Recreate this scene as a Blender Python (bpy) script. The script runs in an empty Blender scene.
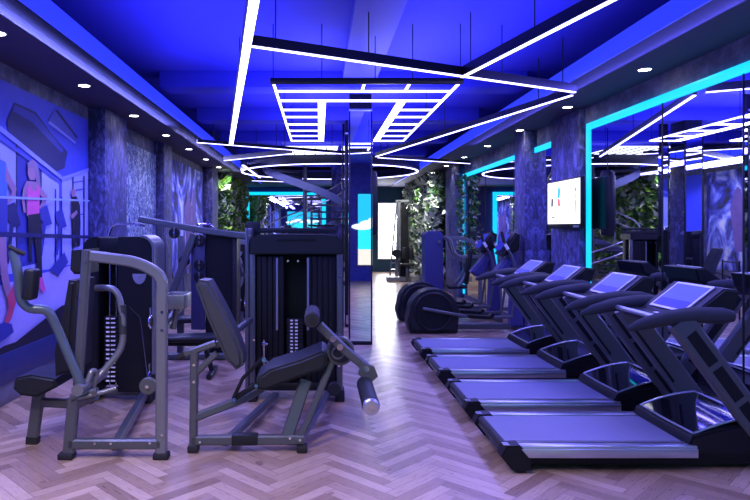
import bpy, bmesh, math, random
from mathutils import Vector, Matrix, Euler
R = math.radians
random.seed(7)
C = bpy.context.scene.collection
scn = bpy.context.scene

# ------------------------------------------------------------------ camera
H = 1.8                      # eye height (m)
F = 640.0                    # focal length in pixels of the 750 px frame
cam_d = bpy.data.cameras.new('camera'); cam = bpy.data.objects.new('camera', cam_d); C.objects.link(cam)
cam.location = (0, 0, H); cam.rotation_euler = (R(90), 0, 0)
cam_d.sensor_width = 36; cam_d.lens = 36*F/750
cam_d.shift_x = (375-319)/750; cam_d.shift_y = -(250-228)/750
cam_d.clip_start = .05
scn.camera = cam
# ------------------------------------------------------------------ world, exposure
w = bpy.data.worlds.new('world'); scn.world = w; w.use_nodes = True
w.node_tree.nodes['Background'].inputs[0].default_value = (.10, .10, .8, 1)
w.node_tree.nodes['Background'].inputs[1].default_value = .3
scn.view_settings.view_transform = 'Standard'; scn.view_settings.look = 'None'
scn.view_settings.gamma = 1; scn.view_settings.use_curve_mapping = False
scn.view_settings.exposure = 0.35

def area(name, loc, rot, sx, sy, power, col):
    d = bpy.data.lights.new(name, 'AREA'); d.shape = 'RECTANGLE'; d.size = sx; d.size_y = sy
    d.energy = power; d.color = col
    o = bpy.data.objects.new(name, d); C.objects.link(o); o.location = loc; o.rotation_euler = rot
    return o
def spot(name, loc, power, col, ang=110, rad=.05, rot=(0,0,0), blend=.6):
    d = bpy.data.lights.new(name, 'SPOT'); d.energy = power; d.color = col
    d.spot_size = R(ang); d.spot_blend = blend; d.shadow_soft_size = rad
    o = bpy.data.objects.new(name, d); C.objects.link(o); o.location = loc; o.rotation_euler = rot
    return o
BLUE = (.10, .12, 1.0); WHT = (.78, .76, 1.0)
# added blue area lights floating under the ceiling to brighten it, without fixtures
for i, (x, y, sx, sy, p) in enumerate([(-1.1, 5.2, 1.2, 6, 60), (1.6, 5.2, 1.2, 6, 60), (.4, 9.5, 3.2, 4, 70), (.3, 15, 3.4, 6, 45), (.3, 22, 3.4, 6, 40)]):
    area('added_ceiling_fill', (x, y, 3.46), (R(180), 0, 0), sx, sy, p, BLUE)
# blue wall washers under the two soffits
area('wall_washer', (-2.55, 6, 3.44), (0, R(-38), 0), .12, 9, 230, (.22, .24, 1))
area('wall_washer', (-2.55, 15, 3.44), (0, R(-38), 0), .12, 8, 75, (.35, .36, 1))
area('wall_washer', (3.2, 7, 3.44), (0, R(38), 0), .12, 12, 120, (.12, .11, 1))
# blue flood from the cornices onto the room
area('cornice_glow', (-2.0, 9, 3.34), (0, R(-25), 0), .2, 16, 80, (.22, .18, 1))
area('cornice_glow', (2.75, 9, 3.34), (0, R(25), 0), .2, 16, 125, (.28, .24, 1))

# ------------------------------------------------------------------ materials
MATS = {}
def mat(name, col, rough=.5, metal=0, emit=None, es=0, noise=0, nscale=30, bump=0, bscale=200, spec=.5, coat=0):
    if name in MATS: return MATS[name]
    m = bpy.data.materials.new(name); m.use_nodes = True; nt = m.node_tree; b = nt.nodes['Principled BSDF']
    b.inputs['Base Color'].default_value = (*col, 1); b.inputs['Roughness'].default_value = rough
    b.inputs['Metallic'].default_value = metal; b.inputs['Specular IOR Level'].default_value = spec
    b.inputs['Coat Weight'].default_value = coat; b.inputs['Coat Roughness'].default_value = .1
    if emit: b.inputs['Emission Color'].default_value = (*emit, 1); b.inputs['Emission Strength'].default_value = es
    if noise or bump:
        tc = nt.nodes.new('ShaderNodeTexCoord')
        n = nt.nodes.new('ShaderNodeTexNoise'); n.inputs['Scale'].default_value = nscale; n.inputs['Detail'].default_value = 5
        nt.links.new(tc.outputs['Object'], n.inputs['Vector'])
        if noise:
            mx = nt.nodes.new('ShaderNodeMix'); mx.data_type = 'RGBA'
            mx.inputs[6].default_value = (*[c*(1-noise) for c in col], 1); mx.inputs[7].default_value = (*[min(1, c*(1+noise)) for c in col], 1)
            nt.links.new(n.outputs['Fac'], mx.inputs[0]); nt.links.new(mx.outputs[2], b.inputs['Base Color'])
        if bump:
            n2 = nt.nodes.new('ShaderNodeTexNoise'); n2.inputs['Scale'].default_value = bscale; n2.inputs['Detail'].default_value = 4
            nt.links.new(tc.outputs['Object'], n2.inputs['Vector'])
            bp = nt.nodes.new('ShaderNodeBump'); bp.inputs['Strength'].default_value = bump; bp.inputs['Distance'].default_value = .02
            nt.links.new(n2.outputs['Fac'], bp.inputs['Height']); nt.links.new(bp.outputs['Normal'], b.inputs['Normal'])
    MATS[name] = m; return m
def emis(name, col, s):
    return mat(name, (.02, .02, .025), .4, 0, col, s)

M_frame  = mat('grey_frame_paint', (.10, .108, .112), .32, .35, noise=.05, bump=.02)
M_frame2 = mat('light_grey_frame_paint', (.19, .20, .205), .3, .4, noise=.05)
M_dark   = mat('charcoal_shroud', (.008, .0085, .010), .5, 0, noise=.1, bump=.03, bscale=300, spec=.22)
M_dark2  = mat('charcoal_panel', (.014, .015, .017), .48, 0, noise=.08, spec=.3)
M_black  = mat('black_plastic', (.006, .006, .008), .45, 0, noise=.1, spec=.3)
M_rub    = mat('black_rubber', (.012, .012, .014), .7, 0, noise=.2)
M_pad    = mat('dark_vinyl_pad', (.014, .016, .018), .42, 0, noise=.1, bump=.05, bscale=400, spec=.3)
M_padside= mat('grey_vinyl_pad', (.036, .04, .044), .45, 0, noise=.05)
M_chrome = mat('chrome', (.75, .76, .8), .12, 1, noise=.02)
M_silver = mat('brushed_aluminium', (.55, .56, .62), .3, .85, noise=.05, nscale=80)
M_belt   = mat('treadmill_belt', (.19, .19, .28), .55, 0, noise=.06, bump=.04, bscale=600)
M_gloss  = mat('gloss_black', (.004, .004, .006), .06, 0, noise=.1, coat=1)
M_screen = mat('console_screen', (.01, .012, .12), .3, 0, (.02, .03, .8), .32, noise=.1, spec=.15)
M_screen2= mat('console_screen_top', (.02, .03, .25), .3, 0, (.10, .13, 1), .42, noise=.1, spec=.15)
M_white  = mat('white_label', (.75, .75, .75), .5, noise=.03)
M_mirror = mat('mirror_glass', (.86, .88, .95), .015, 1)
M_grip   = mat('foam_grip', (.03, .033, .037), .55, 0, noise=.1, bump=.06, bscale=300, spec=.35)
M_teal   = mat('teal_painted_arm', (.10, .14, .17), .3, .35, noise=.05)
M_purple = mat('purple_blue_shroud', (.045, .045, .17), .4, .1, noise=.1)
M_led    = emis('white_led', (.42, .40, 1), 6)
M_led2   = emis('bright_white_led', (.5, .48, 1), 9)
M_cyan   = emis('cyan_led', (.004, .56, 1), 1.15)
M_corn   = emis('blue_lit_cornice', (.018, .035, 1), 1.0)
M_down   = emis('downlight_lens', (1, .96, .9), 14)
M_profile= mat('black_profile', (.010, .010, .016), .4, .3, noise=.1)
M_wire   = mat('steel_wire', (.03, .03, .05), .4, .5, noise=.1)

# ------------------------------------------------------------------ mesh builder
class MB:
    def __init__(s): s.bm = bmesh.new(); s.mats = []; s.cur = 0
    def m(s, mt):
        if mt not in s.mats: s.mats.append(mt)
        s.cur = s.mats.index(mt); return s
    def _merge(s, b, M=None):
        if M is not None: b.transform(M)
        vs = {v: s.bm.verts.new(v.co) for v in b.verts}
        for f in b.faces:
            try:
                nf = s.bm.faces.new([vs[v] for v in f.verts]); nf.material_index = s.cur
            except ValueError: pass
        b.free()
    def box(s, c, d, rot=(0, 0, 0), bev=.006, seg=2):
        b = bmesh.new(); bmesh.ops.create_cube(b, size=1)
        for v in b.verts: v.co = Vector((v.co.x*d[0], v.co.y*d[1], v.co.z*d[2]))
        bev = min(bev, min(d)*.45)
        if bev > 0: bmesh.ops.bevel(b, geom=b.edges[:], offset=bev, segments=seg, affect='EDGES', profile=.5)
        s._merge(b, Matrix.Translation(Vector(c)) @ Euler(rot).to_matrix().to_4x4()); return s
    def bx(s, a, b_, bev=.006):
        c = [(a[i]+b_[i])/2 for i in range(3)]; d = [abs(a[i]-b_[i]) for i in range(3)]
        return s.box(c, d, bev=bev)
    def prism(s, pts, axis, a, b_, bev=.006, seg=2):
        # pts 2D outline; axis 'y' -> pts are (x,z); 'x' -> (y,z); 'z' -> (x,y)
        b = bmesh.new()
        def P(p, t): return {'y': (p[0], t, p[1]), 'x': (t, p[0], p[1]), 'z': (p[0], p[1], t)}[axis]
        v0 = [b.verts.new(P(p, a)) for p in pts]; v1 = [b.verts.new(P(p, b_)) for p in pts]
        n = len(pts)
        f0 = b.faces.new(v0); f1 = b.faces.new(v1[::-1])
        for i in range(n): b.faces.new([v0[i], v1[i], v1[(i+1) % n], v0[(i+1) % n]])
        bmesh.ops.recalc_face_normals(b, faces=b.faces[:])
        if bev > 0: bmesh.ops.bevel(b, geom=list(set(list(f0.edges)+list(f1.edges))), offset=bev, segments=seg, affect='EDGES')
        s._merge(b); return s
    def sweep(s, path, prof, ref=(0, 1, 0), closed=False, cap=True, scale=None):
        path = [Vector(p) for p in path]; ref = Vector(ref); n = len(path); k = len(prof); rings = []
        for i, p in enumerate(path):
            if closed: t = (path[(i+1) % n]-path[i-1])
            else: t = (path[min(i+1, n-1)]-path[max(i-1, 0)])
            t.normalize()
            r = ref - t*ref.dot(t)
            if r.length < .05: r = Vector((0, 0, 1)) - t*t.z
            if r.length < .05: r = Vector((1, 0, 0))
            r.normalize(); u = t.cross(r); u.normalize()
            # keep the width through corners
            if (closed or 0 < i < n-1):
                d1 = (path[i]-path[i-1]).normalized(); mit = 1/max(.5, abs(d1.dot(t)))
            else: mit = 1
            sc = scale[i] if scale else 1
            rings.append([s.bm.verts.new(p + r*(q[0]*sc) + u*(q[1]*sc*mit)) for q in prof])
        for i in range(n if closed else n-1):
            A = rings[i]; B = rings[(i+1) % n]
            for j in range(k):
                f = s.bm.faces.new([A[j], A[(j+1) % k], B[(j+1) % k], B[j]]); f.material_index = s.cur
        if cap and not closed:
            for rg in (rings[0][::-1], rings[-1]):
                f = s.bm.faces.new(rg); f.material_index = s.cur
        return s
    def tube(s, path, r, fillet=0, n=12, closed=False, scale=None):
        if fillet: path = fil(path, fillet)
        return s.sweep(path, [(r*math.cos(2*math.pi*i/n), r*math.sin(2*math.pi*i/n)) for i in range(n)], closed=closed, scale=scale)
    def beam(s, path, w_, h_, fillet=0, ref=(0, 1, 0), c=.012, closed=False):
        # rectangular tube: w_ along ref, h_ across
        if fillet: path = fil(path, fillet)
        a, b_ = w_/2, h_/2; c = min(c, a*.5, b_*.5)
        prof = [(a-c, -b_), (a, -b_+c), (a, b_-c), (a-c, b_), (-a+c, b_), (-a, b_-c), (-a, -b_+c), (-a+c, -b_)]
        return s.sweep(path, prof, ref, closed=closed)
    def cyl(s, a, b_, r, n=24, r2=None, bev=0):
        a = Vector(a); b_ = Vector(b_); t = (b_-a); L = t.length; t.normalize(); r2 = r if r2 is None else r2
        if bev:
            st = [(0, (r-bev)/r), (bev, 1), (L-bev, 1), (L, (r-bev)/r)]
            return s.tube([a+t*q for q, _ in st], r, n=n, scale=[q for _, q in st])
        return s.tube([a, b_], r, n=n, scale=[1, r2/r])
    def poly(s, pts):
        f = s.bm.faces.new([s.bm.verts.new(Vector(p)) for p in pts]); f.material_index = s.cur; return s
    def ball(s, c, r, sq=(1, 1, 1)):
        b = bmesh.new(); bmesh.ops.create_icosphere(b, subdivisions=3, radius=r)
        s._merge(b, Matrix.Translation(Vector(c)) @ Matrix.Diagonal((*sq, 1))); return s
    def torus(s, c, R_, r, axis='y', n=28, k=8):
        pts = []
        for i in range(n):
            a = 2*math.pi*i/n
            pts.append(Vector(c)+Vector({'y': (R_*math.cos(a), 0, R_*math.sin(a)), 'x': (0, R_*math.cos(a), R_*math.sin(a)), 'z': (R_*math.cos(a), R_*math.sin(a), 0)}[axis]))
        return s.sweep(pts, [(r*math.cos(2*math.pi*i/k), r*math.sin(2*math.pi*i/k)) for i in range(k)], ref={'y': (0, 1, 0), 'x': (1, 0, 0), 'z': (0, 0, 1)}[axis], closed=True)

def fil(path, r, n=6):
    path = [Vector(p) for p in path]; out = [path[0]]
    for i in range(1, len(path)-1):
        a, b, c = path[i-1], path[i], path[i+1]
        d1 = (a-b); d2 = (c-b); l = min(r, d1.length*.49, d2.length*.49); d1.normalize(); d2.normalize()
        p0 = b+d1*l; p2 = b+d2*l
        for k in range(n+1):
            t = k/n; out.append(p0*(1-t)**2 + b*2*t*(1-t) + p2*t*t)
    out.append(path[-1]); return out

def worldloc(o):
    v = Vector((0, 0, 0))
    while o: v += o.location; o = o.parent
    return v
def obj(name, mb, mt=None, parent=None, flat=False, origin=None):
    """link a builder as ONE mesh object; coordinates given in world space (parents are unrotated while building)"""
    me = bpy.data.meshes.new(name)
    bmesh.ops.recalc_face_normals(mb.bm, faces=mb.bm.faces[:]) if not flat else None
    off = worldloc(parent) if parent else (Vector(origin) if origin else Vector((0, 0, 0)))
    for v in mb.bm.verts: v.co -= off
    mb.bm.to_mesh(me); mb.bm.free()
    for m_ in (mb.mats or [mt]): me.materials.append(m_)
    if not flat:
        for p in me.polygons: p.use_smooth = True
        me.set_sharp_from_angle(angle=R(35))
    o = bpy.data.objects.new(name, me); C.objects.link(o)
    if parent: o.parent = parent
    elif origin: o.location = origin
    return o
def thing(name, label, cat, loc, group=None):
    o = bpy.data.objects.new(name, None); C.objects.link(o); o.location = loc; o.empty_display_size = .1
    o['label'] = label; o['category'] = cat
    if group: o['group'] = group
    return o
def tag(o, label, cat, group=None, kind=None):
    o['label'] = label; o['category'] = cat
    if group: o['group'] = group
    if kind: o['kind'] = kind
    return o
def struct(name, mb, mt=None, parent=None, flat=False, label=None):
    o = obj(name, mb, mt, parent, flat)
    if not parent: o['kind'] = 'structure'
    if label: o['label'] = label
    return o
def dup(o, parent=None, **kw):
    c = o.copy(); C.objects.link(c)
    if parent: c.parent = parent
    for ch in [q for q in bpy.data.objects if q.parent == o and q is not c]: dup(ch, c)
    for k, v in kw.items():
        if k == 'loc': c.location = v
        elif k == 'rotz': c.rotation_euler = (0, 0, v)
        else: c[k] = v
    return c
def W(px, py, Y):            # point at distance Y seen at a pixel (used to measure outlines)
    return Vector(((px-319)/F*Y, Y, H-(py-228)/F*Y))
def WL(px, py, X):           # the same on a side wall at X
    Y = F*X/(px-319); return Vector((X, Y, H-(py-228)/F*Y))

# ------------------------------------------------------------------ procedural surface materials
def nodes_mat(name):
    m = bpy.data.materials.new(name); m.use_nodes = True; return m, m.node_tree, m.node_tree.nodes['Principled BSDF']
def herringbone():
    m, nt, b = nodes_mat('herringbone_oak'); L = nt.links.new
    def mth(op, a, b_=None, c=None):
        n = nt.nodes.new('ShaderNodeMath'); n.operation = op
        for i, v in enumerate((a, b_, c)):
            if v is None: continue
            if isinstance(v, (int, float)): n.inputs[i].default_value = v
            else: L(v, n.inputs[i])
        return n.outputs[0]
    tc = nt.nodes.new('ShaderNodeTexCoord'); sp = nt.nodes.new('ShaderNodeSeparateXYZ'); L(tc.outputs['Object'], sp.inputs[0])
    wd = .095; n_ = 6
    x = mth('ADD', sp.outputs[0], 50); y = mth('ADD', sp.outputs[1], 50)
    k = .70711/wd
    u = mth('MULTIPLY', mth('ADD', x, y), k); v = mth('ADD', mth('MULTIPLY', mth('SUBTRACT', y, x), k), 2000)
    i = mth('FLOOR', u); j = mth('FLOOR', v)
    mm = mth('FLOORED_MODULO', mth('SUBTRACT', i, j), 2*n_)
    hz = mth('LESS_THAN', mm, n_-.5)
    # horizontal plank
    ih = mth('SUBTRACT', i, mm); jh = j
    luh = mth('DIVIDE', mth('SUBTRACT', u, ih), n_); lvh = mth('FRACT', v)
    # vertical plank
    j0 = mth('SUBTRACT', j, mth('SUBTRACT', 2*n_-1, mm)); iv = i
    luv = mth('DIVIDE', mth('SUBTRACT', v, j0), n_); lvv = mth('FRACT', u)
    def sel(a, c): return mth('ADD', mth('MULTIPLY', a, hz), mth('MULTIPLY', c, mth('SUBTRACT', 1, hz)))
    ida = sel(ih, mth('ADD', iv, .5)); idb = sel(jh, j0); lu = sel(luh, luv); lv = sel(lvh, lvv)
    cm = nt.nodes.new('ShaderNodeCombineXYZ'); L(ida, cm.inputs[0]); L(idb, cm.inputs[1])
    wn = nt.nodes.new('ShaderNodeTexWhiteNoise'); wn.noise_dimensions = '2D'; L(cm.outputs[0], wn.inputs['Vector'])
    # grain along the plank
    gv = nt.nodes.new('ShaderNodeCombineXYZ'); L(mth('MULTIPLY', lu, 3.2), gv.inputs[0]); L(mth('MULTIPLY', lv, 6), gv.inputs[1]); L(mth('MULTIPLY', wn.outputs['Value'], 90), gv.inputs[2])
    gn = nt.nodes.new('ShaderNodeTexNoise'); gn.inputs['Scale'].default_value = 1.6; gn.inputs['Detail'].default_value = 6; gn.inputs['Roughness'].default_value = .65; L(gv.outputs[0], gn.inputs['Vector'])
    cr = nt.nodes.new('ShaderNodeValToRGB'); e = cr.color_ramp.elements
    e[0].position = 0; e[0].color = (.13, .075, .045, 1); e[1].position = .92; e[1].color = (.62, .46, .32, 1)
    q = cr.color_ramp.elements.new(.5); q.color = (.36, .24, .155, 1)
    L(mth('ADD', mth('MULTIPLY', wn.outputs['Value'], .55), mth('MULTIPLY', gn.outputs['Fac'], .5)), cr.inputs[0])
    # knots
    kn = nt.nodes.new('ShaderNodeTexNoise'); kn.inputs['Scale'].default_value = 5; kn.inputs['Detail'].default_value = 2; L(tc.outputs['Object'], kn.inputs['Vector'])
    kk = mth('GREATER_THAN', kn.outputs['Fac'], .70)
    # joints
    ed = mth('MINIMUM', mth('MINIMUM', lv, mth('SUBTRACT', 1, lv)), mth('MULTIPLY', mth('MINIMUM', lu, mth('SUBTRACT', 1, lu)), n_))
    jt = mth('LESS_THAN', ed, .028)
    dk = mth('MAXIMUM', mth('MULTIPLY', jt, .55), mth('MULTIPLY', kk, .5))
    mx = nt.nodes.new('ShaderNodeMix'); mx.data_type = 'RGBA'; mx.inputs[7].default_value = (.06, .035, .025, 1)
    L(dk, mx.inputs[0]); L(cr.outputs[0], mx.inputs[6]); L(mx.outputs[2], b.inputs['Base Color'])
    b.inputs['Specular IOR Level'].default_value = .4
    L(mth('ADD', .20, mth('MULTIPLY', gn.outputs['Fac'], .2)), b.inputs['Roughness'])
    bp = nt.nodes.new('ShaderNodeBump'); bp.inputs['Strength'].default_value = .25; bp.inputs['Distance'].default_value = .004
    L(mth('SUBTRACT', gn.outputs['Fac'], jt), bp.inputs['Height']); L(bp.outputs['Normal'], b.inputs['Normal'])
    return m
def ramp_noise(name, stops, scale=3, detail=8, rough=.6, bump=.3, stretch=(1, 1, 1), dist=0, bscale=None, kind='noise'):
    m, nt, b = nodes_mat(name); L = nt.links.new
    tc = nt.nodes.new('ShaderNodeTexCoord'); mp = nt.nodes.new('ShaderNodeMapping'); mp.inputs['Scale'].default_value = stretch
    L(tc.outputs['Object'], mp.inputs[0])
    if kind == 'noise':
        n = nt.nodes.new('ShaderNodeTexNoise'); n.inputs['Detail'].default_value = detail; n.inputs['Distortion'].default_value = dist; out = n.outputs['Fac']; n.inputs['Roughness'].default_value = .65
    else:
        n = nt.nodes.new('ShaderNodeTexVoronoi'); out = n.outputs['Distance']
    n.inputs['Scale'].default_value = scale; L(mp.outputs[0], n.inputs['Vector'])
    cr = nt.nodes.new('ShaderNodeValToRGB'); el = cr.color_ramp.elements
    el[0].position = stops[0][0]; el[0].color = (*stops[0][1], 1); el[1].position = stops[-1][0]; el[1].color = (*stops[-1][1], 1)
    for p, c in stops[1:-1]: q = el.new(p); q.color = (*c, 1)
    L(out, cr.inputs[0]); L(cr.outputs[0], b.inputs['Base Color']); b.inputs['Roughness'].default_value = rough
    if bump:
        bp = nt.nodes.new('ShaderNodeBump'); bp.inputs['Strength'].default_value = bump; bp.inputs['Distance'].default_value = .03
        L(out, bp.inputs['Height']); L(bp.outputs['Normal'], b.inputs['Normal'])
    return m
M_floor = herringbone()
M_plaster = ramp_noise('rough_plaster', [(.3, (.07, .07, .12)), (.5, (.14, .14, .22)), (.7, (.26, .26, .38))], 5, 10, .7, .5, (1, 1, 1.0))
M_pillar = ramp_noise('crushed_blue_plaster', [(.34, (.02, .02, .06)), (.5, (.06, .06, .18)), (.66, (.18, .18, .48))], 7, 10, .5, .8, (1.4, 1.4, .8), 1.2)
M_soffit = mat('dark_soffit_paint', (.055, .05, .11), .75, noise=.06, nscale=3)
M_ceil = mat('blue_ceiling_paint', (.045, .045, .60), .7, noise=.05, nscale=2)
M_beam = mat('ceiling_beam_paint', (.05, .05, .55), .7, noise=.05, nscale=2)
M_teal_wall = mat('teal_wall_paint', (.012, .065, .11), .6, noise=.1, nscale=4)
M_navy = mat('navy_panel', (.02, .03, .16), .45, noise=.1)
M_base = ramp_noise('concrete_base', [(.3, (.12, .12, .16)), (.7, (.25, .25, .32))], 4, 6, .6, .2)
M_brown = mat('brown_curtain', (.045, .022, .018), .8, noise=.3, nscale=10)
def brick():
    m, nt, b = nodes_mat('dark_blue_brick'); L = nt.links.new
    tc = nt.nodes.new('ShaderNodeTexCoord'); mp = nt.nodes.new('ShaderNodeMapping'); mp.inputs['Rotation'].default_value = (R(90), 0, 0)
    n = nt.nodes.new('ShaderNodeTexBrick'); n.inputs['Color1'].default_value = (.02, .03, .22, 1); n.inputs['Color2'].default_value = (.03, .05, .30, 1)
    n.inputs['Mortar'].default_value = (.01, .01, .05, 1); n.inputs['Scale'].default_value = 4; L(tc.outputs['Object'], mp.inputs[0]); L(mp.outputs[0], n.inputs['Vector'])
    L(n.outputs['Color'], b.inputs['Base Color']); b.inputs['Roughness'].default_value = .5; return m
M_brick = brick()

# ------------------------------------------------------------------ setting
XL, XR, Y0, Y1 = -3.22, 3.74, -2.0, 26.4
ZS, ZF, ZC = 3.48, 3.66, 3.98         # soffit, top of cornice, upper ceiling
FL, FR = -2.22, 2.90                   # inner edges of the two soffits
struct('floor', MB().bx((XL-.3, Y0-.3, -.2), (XR+.3, Y1+.3, 0), 0), M_floor)
struct('wall_left', MB().bx((XL-.25, Y0, 0), (XL, Y1, 4.1), 0), M_plaster)
struct('wall_right', MB().bx((XR, Y0, 0), (XR+.25, Y1, 4.1), 0), M_plaster)
struct('wall_back', MB().bx((XL-.25, Y0-.25, 0), (XR+.25, Y0, 4.1), 0), M_brick)
struct('wall_far', MB().bx((XL-.25, Y1, 0), (XR+.25, Y1+.25, 4.1), 0), M_teal_wall)
struct('ceiling', MB().bx((XL-.25, Y0-.25, ZC), (XR+.25, Y1+.25, ZC+.2), 0), M_ceil)
struct('trim_1', MB().bx((XL, Y0, ZS), (FL, Y1, ZF), 0), M_soffit)
struct('trim_2', MB().bx((FR, Y0, ZS), (XR, Y1, ZF), 0), M_soffit)
struct('baseboard_left', MB().bx((XL, Y0, 0), (XL+.03, 8.9, .22), .004), M_base)
struct('trim_3', MB().bx((XL, Y0, .22), (XL+.05, 8.9, .53), .006), M_navy)
# lit blue cornices along both soffit edges
for x0, x1, lab in ((FL, FL+.03, 'glowing blue cornice strip along the soffit over the mural wall'), (FR-.03, FR, 'glowing blue cornice strip along the soffit over the mirror wall')):
    tag(obj('cornice_light', MB().bx((x0, Y0, ZS+.0), (x1, 24.5, ZF), .003), M_corn), lab, 'light')
# dark lip under the cornice
struct('trim_4', MB().bx((FL-.15, Y0, ZS-.012), (FL, 24.5, ZS-.001), .002), mat('dark_lip_paint', (.012, .014, .06), .9, noise=.05))
# ceiling beams
k = 5
for y in (8.9, 11.6, 14.4, 17.2, 20):
    struct('trim_%d' % k, MB().bx((FL, y, ZC-.22), (FR, y+.45, ZC), .004), M_beam); k += 1
struct('trim_%d' % k, MB().bx((.33, 2.0, ZC-.13), (.80, 8.9, ZC), .004), mat('grey_blue_duct_paint', (.09, .09, .50), .6, noise=.05)); k += 1
# dark lowered ceiling over the far end
struct('trim_%d' % k, MB().bx((FL, 21.4, ZS+.02), (FR, Y1, ZC-.24), .004), M_soffit); k += 1
# pillars
for nm, a, b_ in (('trim', (XL, 8.92, 0), (-2.98, 9.93, ZS)), ('trim', (XL, 12.5, 0), (-3.03, 13.2, ZS)), ('trim', (XL, 17.7, 0), (-2.95, 18.7, ZS)),
                  ('trim', (3.66, 8.98, 0), (XR, 10.1, ZS)), ('trim', (3.53, 10.98, 0), (XR, 11.55, ZS)), ('trim', (3.60, 16.5, 0), (XR, 18.2, ZS)), ('trim', (XL, 24.9, 0), (-3.1, 25.2, ZS))):
    struct('trim_%d' % k, MB().bx(a, b_, .008), M_pillar); k += 1
# far wall: window, curtain, blue zone round the mirror
win = struct('window_1', MB().bx((2.40, Y1-.05, .50), (3.24, Y1-.01, 2.86), .004), M_silver)
struct('pane', MB().bx((2.45, Y1-.06, .55), (3.19, Y1-.045, 2.81), 0), emis('daylight_pane', (.92, .95, 1), 4.5), win)
area('window_daylight', (2.82, Y1-.2, 1.7), (R(-90), 0, 0), .8, 2.2, 85, (.8, .82, 1))
cb = MB(); pts = [(3.42+.32*t/24, Y1-.12-.05*math.sin(t*1.6)) for t in range(25)]
cb.sweep([(p[0], p[1], 1.75) for p in pts], [(.01, -1.7), (.01, 1.7), (-.01, 1.7), (-.01, -1.7)], ref=(0, 1, 0))
tag(obj('curtain', cb, M_brown), 'dark brown curtain beside the bright far window', 'curtain')
struct('trim_%d' % k, MB().bx((XL, Y1-.03, 0), (.9, Y1, ZS), 0), mat('deep_blue_wall_paint', (.03, .03, .18), .6, noise=.1)); k += 1

# ------------------------------------------------------------------ mirrors with cyan light frames
def wall_mirror(side, ya, yb, zt, label, seams=(), ends=(True, True), zb=.12):
    X = XR if side > 0 else XL; s = -side
    root = thing('wall_mirror', label, 'mirror', (X, (ya+yb)/2, 0))
    obj('mirror_glass', MB().bx((X+s*.01, ya+.05, zb), (X+s*.025, yb-.05, zt-.05), 0), M_mirror, root)
    if seams:
        sm = MB()
        for y in seams: sm.bx((X+s*.02, y-.006, zb), (X+s*.032, y+.006, zt-.05), .001)
        obj('seam', sm, M_profile, root)
    fr = MB(); d = .045; wd = .09
    fr.bx((X+s*.005, ya, zt-wd), (X+s*d, yb, zt), .004)
    if ends[0]: fr.bx((X+s*.005, ya, zb), (X+s*d, ya+wd, zt-wd), .004)
    if ends[1]: fr.bx((X+s*.005, yb-wd, zb), (X+s*d, yb, zt-wd), .004)
    obj('light_frame', fr, M_cyan, root)
    return root
wall_mirror(1, 2.2, 8.86, 3.24, 'tall wall mirror with cyan light frame behind the treadmill consoles', (5.6, 6.92), (True, True))
wall_mirror(1, 10.15, 16.45, 3.18, 'tall wall mirror with cyan light frame between the textured pillars', (12.2, 14.3), (False, True))
wall_mirror(-1, 25.25, 26.3, 3.28, 'narrow wall mirror with cyan light frame past the left green wall')
root = thing('wall_mirror', 'wide mirror with cyan light frame on the far end wall', 'mirror', (-1.4, Y1-.04, 0))
obj('mirror_glass', MB().bx((-3.0, Y1-.06, .2), (.2, Y1-.04, 3.22), 0), M_mirror, root)
fr = MB(); fr.bx((-3.05, Y1-.14, 3.16), (.28, Y1-.05, 3.28), .004); fr.bx((-3.05, Y1-.14, .2), (-2.87, Y1-.05, 3.16), .004); fr.bx((.12, Y1-.14, .2), (.28, Y1-.05, 3.16), .004)
obj('light_frame', fr, M_cyan, root)

# ------------------------------------------------------------------ mirrored posts in the middle
def mirror_post(x0, x1, y0, y1, zt, label):
    root = thing('mirror_post', label, 'mirror', ((x0+x1)/2, (y0+y1)/2, 0))
    obj('core', MB().bx((x0+.01, y0+.01, 0), (x1-.01, y1-.01, ZC), .004), M_profile, root)
    f = .022
    obj('mirror_glass', MB().bx((x0+f, y0-.004, .06), (x1-f, y0+.008, zt), 0), M_mirror, root)
    if y1-y0 > .15:
        sg = MB(); sg.bx((x0-.004, y0+f, .06), (x0+.008, y1-f, zt), 0); sg.bx((x1-.008, y0+f, .06), (x1+.004, y1-f, zt), 0)
        obj('side_glass', sg, M_mirror, root)
    fb = MB()
    fb.bx((x0, y0-.012, 0), (x0+f, y0+.012, zt+.02), .003); fb.bx((x1-f, y0-.012, 0), (x1, y0+.012, zt+.02), .003)
    fb.bx((x0, y0-.012, .02), (x1, y0+.012, .06), .003)
    obj('frame', fb, M_profile, root)
    obj('top_trim', MB().bx((x0, y0-.014, zt), (x1, y0+.012, zt+.035), .003), M_silver, root)
    return root
mirror_post(.46, .82, 9.85, 10.0, 3.6, 'tall framed mirror post nearest the camera in the middle of the gym')
mirror_post(.47, .80, 11.6, 12.1, 3.5, 'mirror clad column just behind the front mirror post')
mirror_post(.46, .60, 12.75, 12.9, 3.4, 'thin mirror strip post, rearmost of the three mirror posts')
# small black wall-bar rack seen beside the mirror post
root = thing('ladder_rack', 'slim black ladder rack standing left of the mirror posts', 'rack', (.40, 10.9, 0))
lr = MB()
for y in (10.7, 11.15): lr.cyl((.40, y, 0), (.40, y, 1.25), .013, 10)
obj('upright', lr, M_profile, root)
for z in (.38, .80, 1.22): obj('rung', MB().cyl((.40, 10.7, z), (.40, 11.15, z), .012, 10), M_profile, root)

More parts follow.
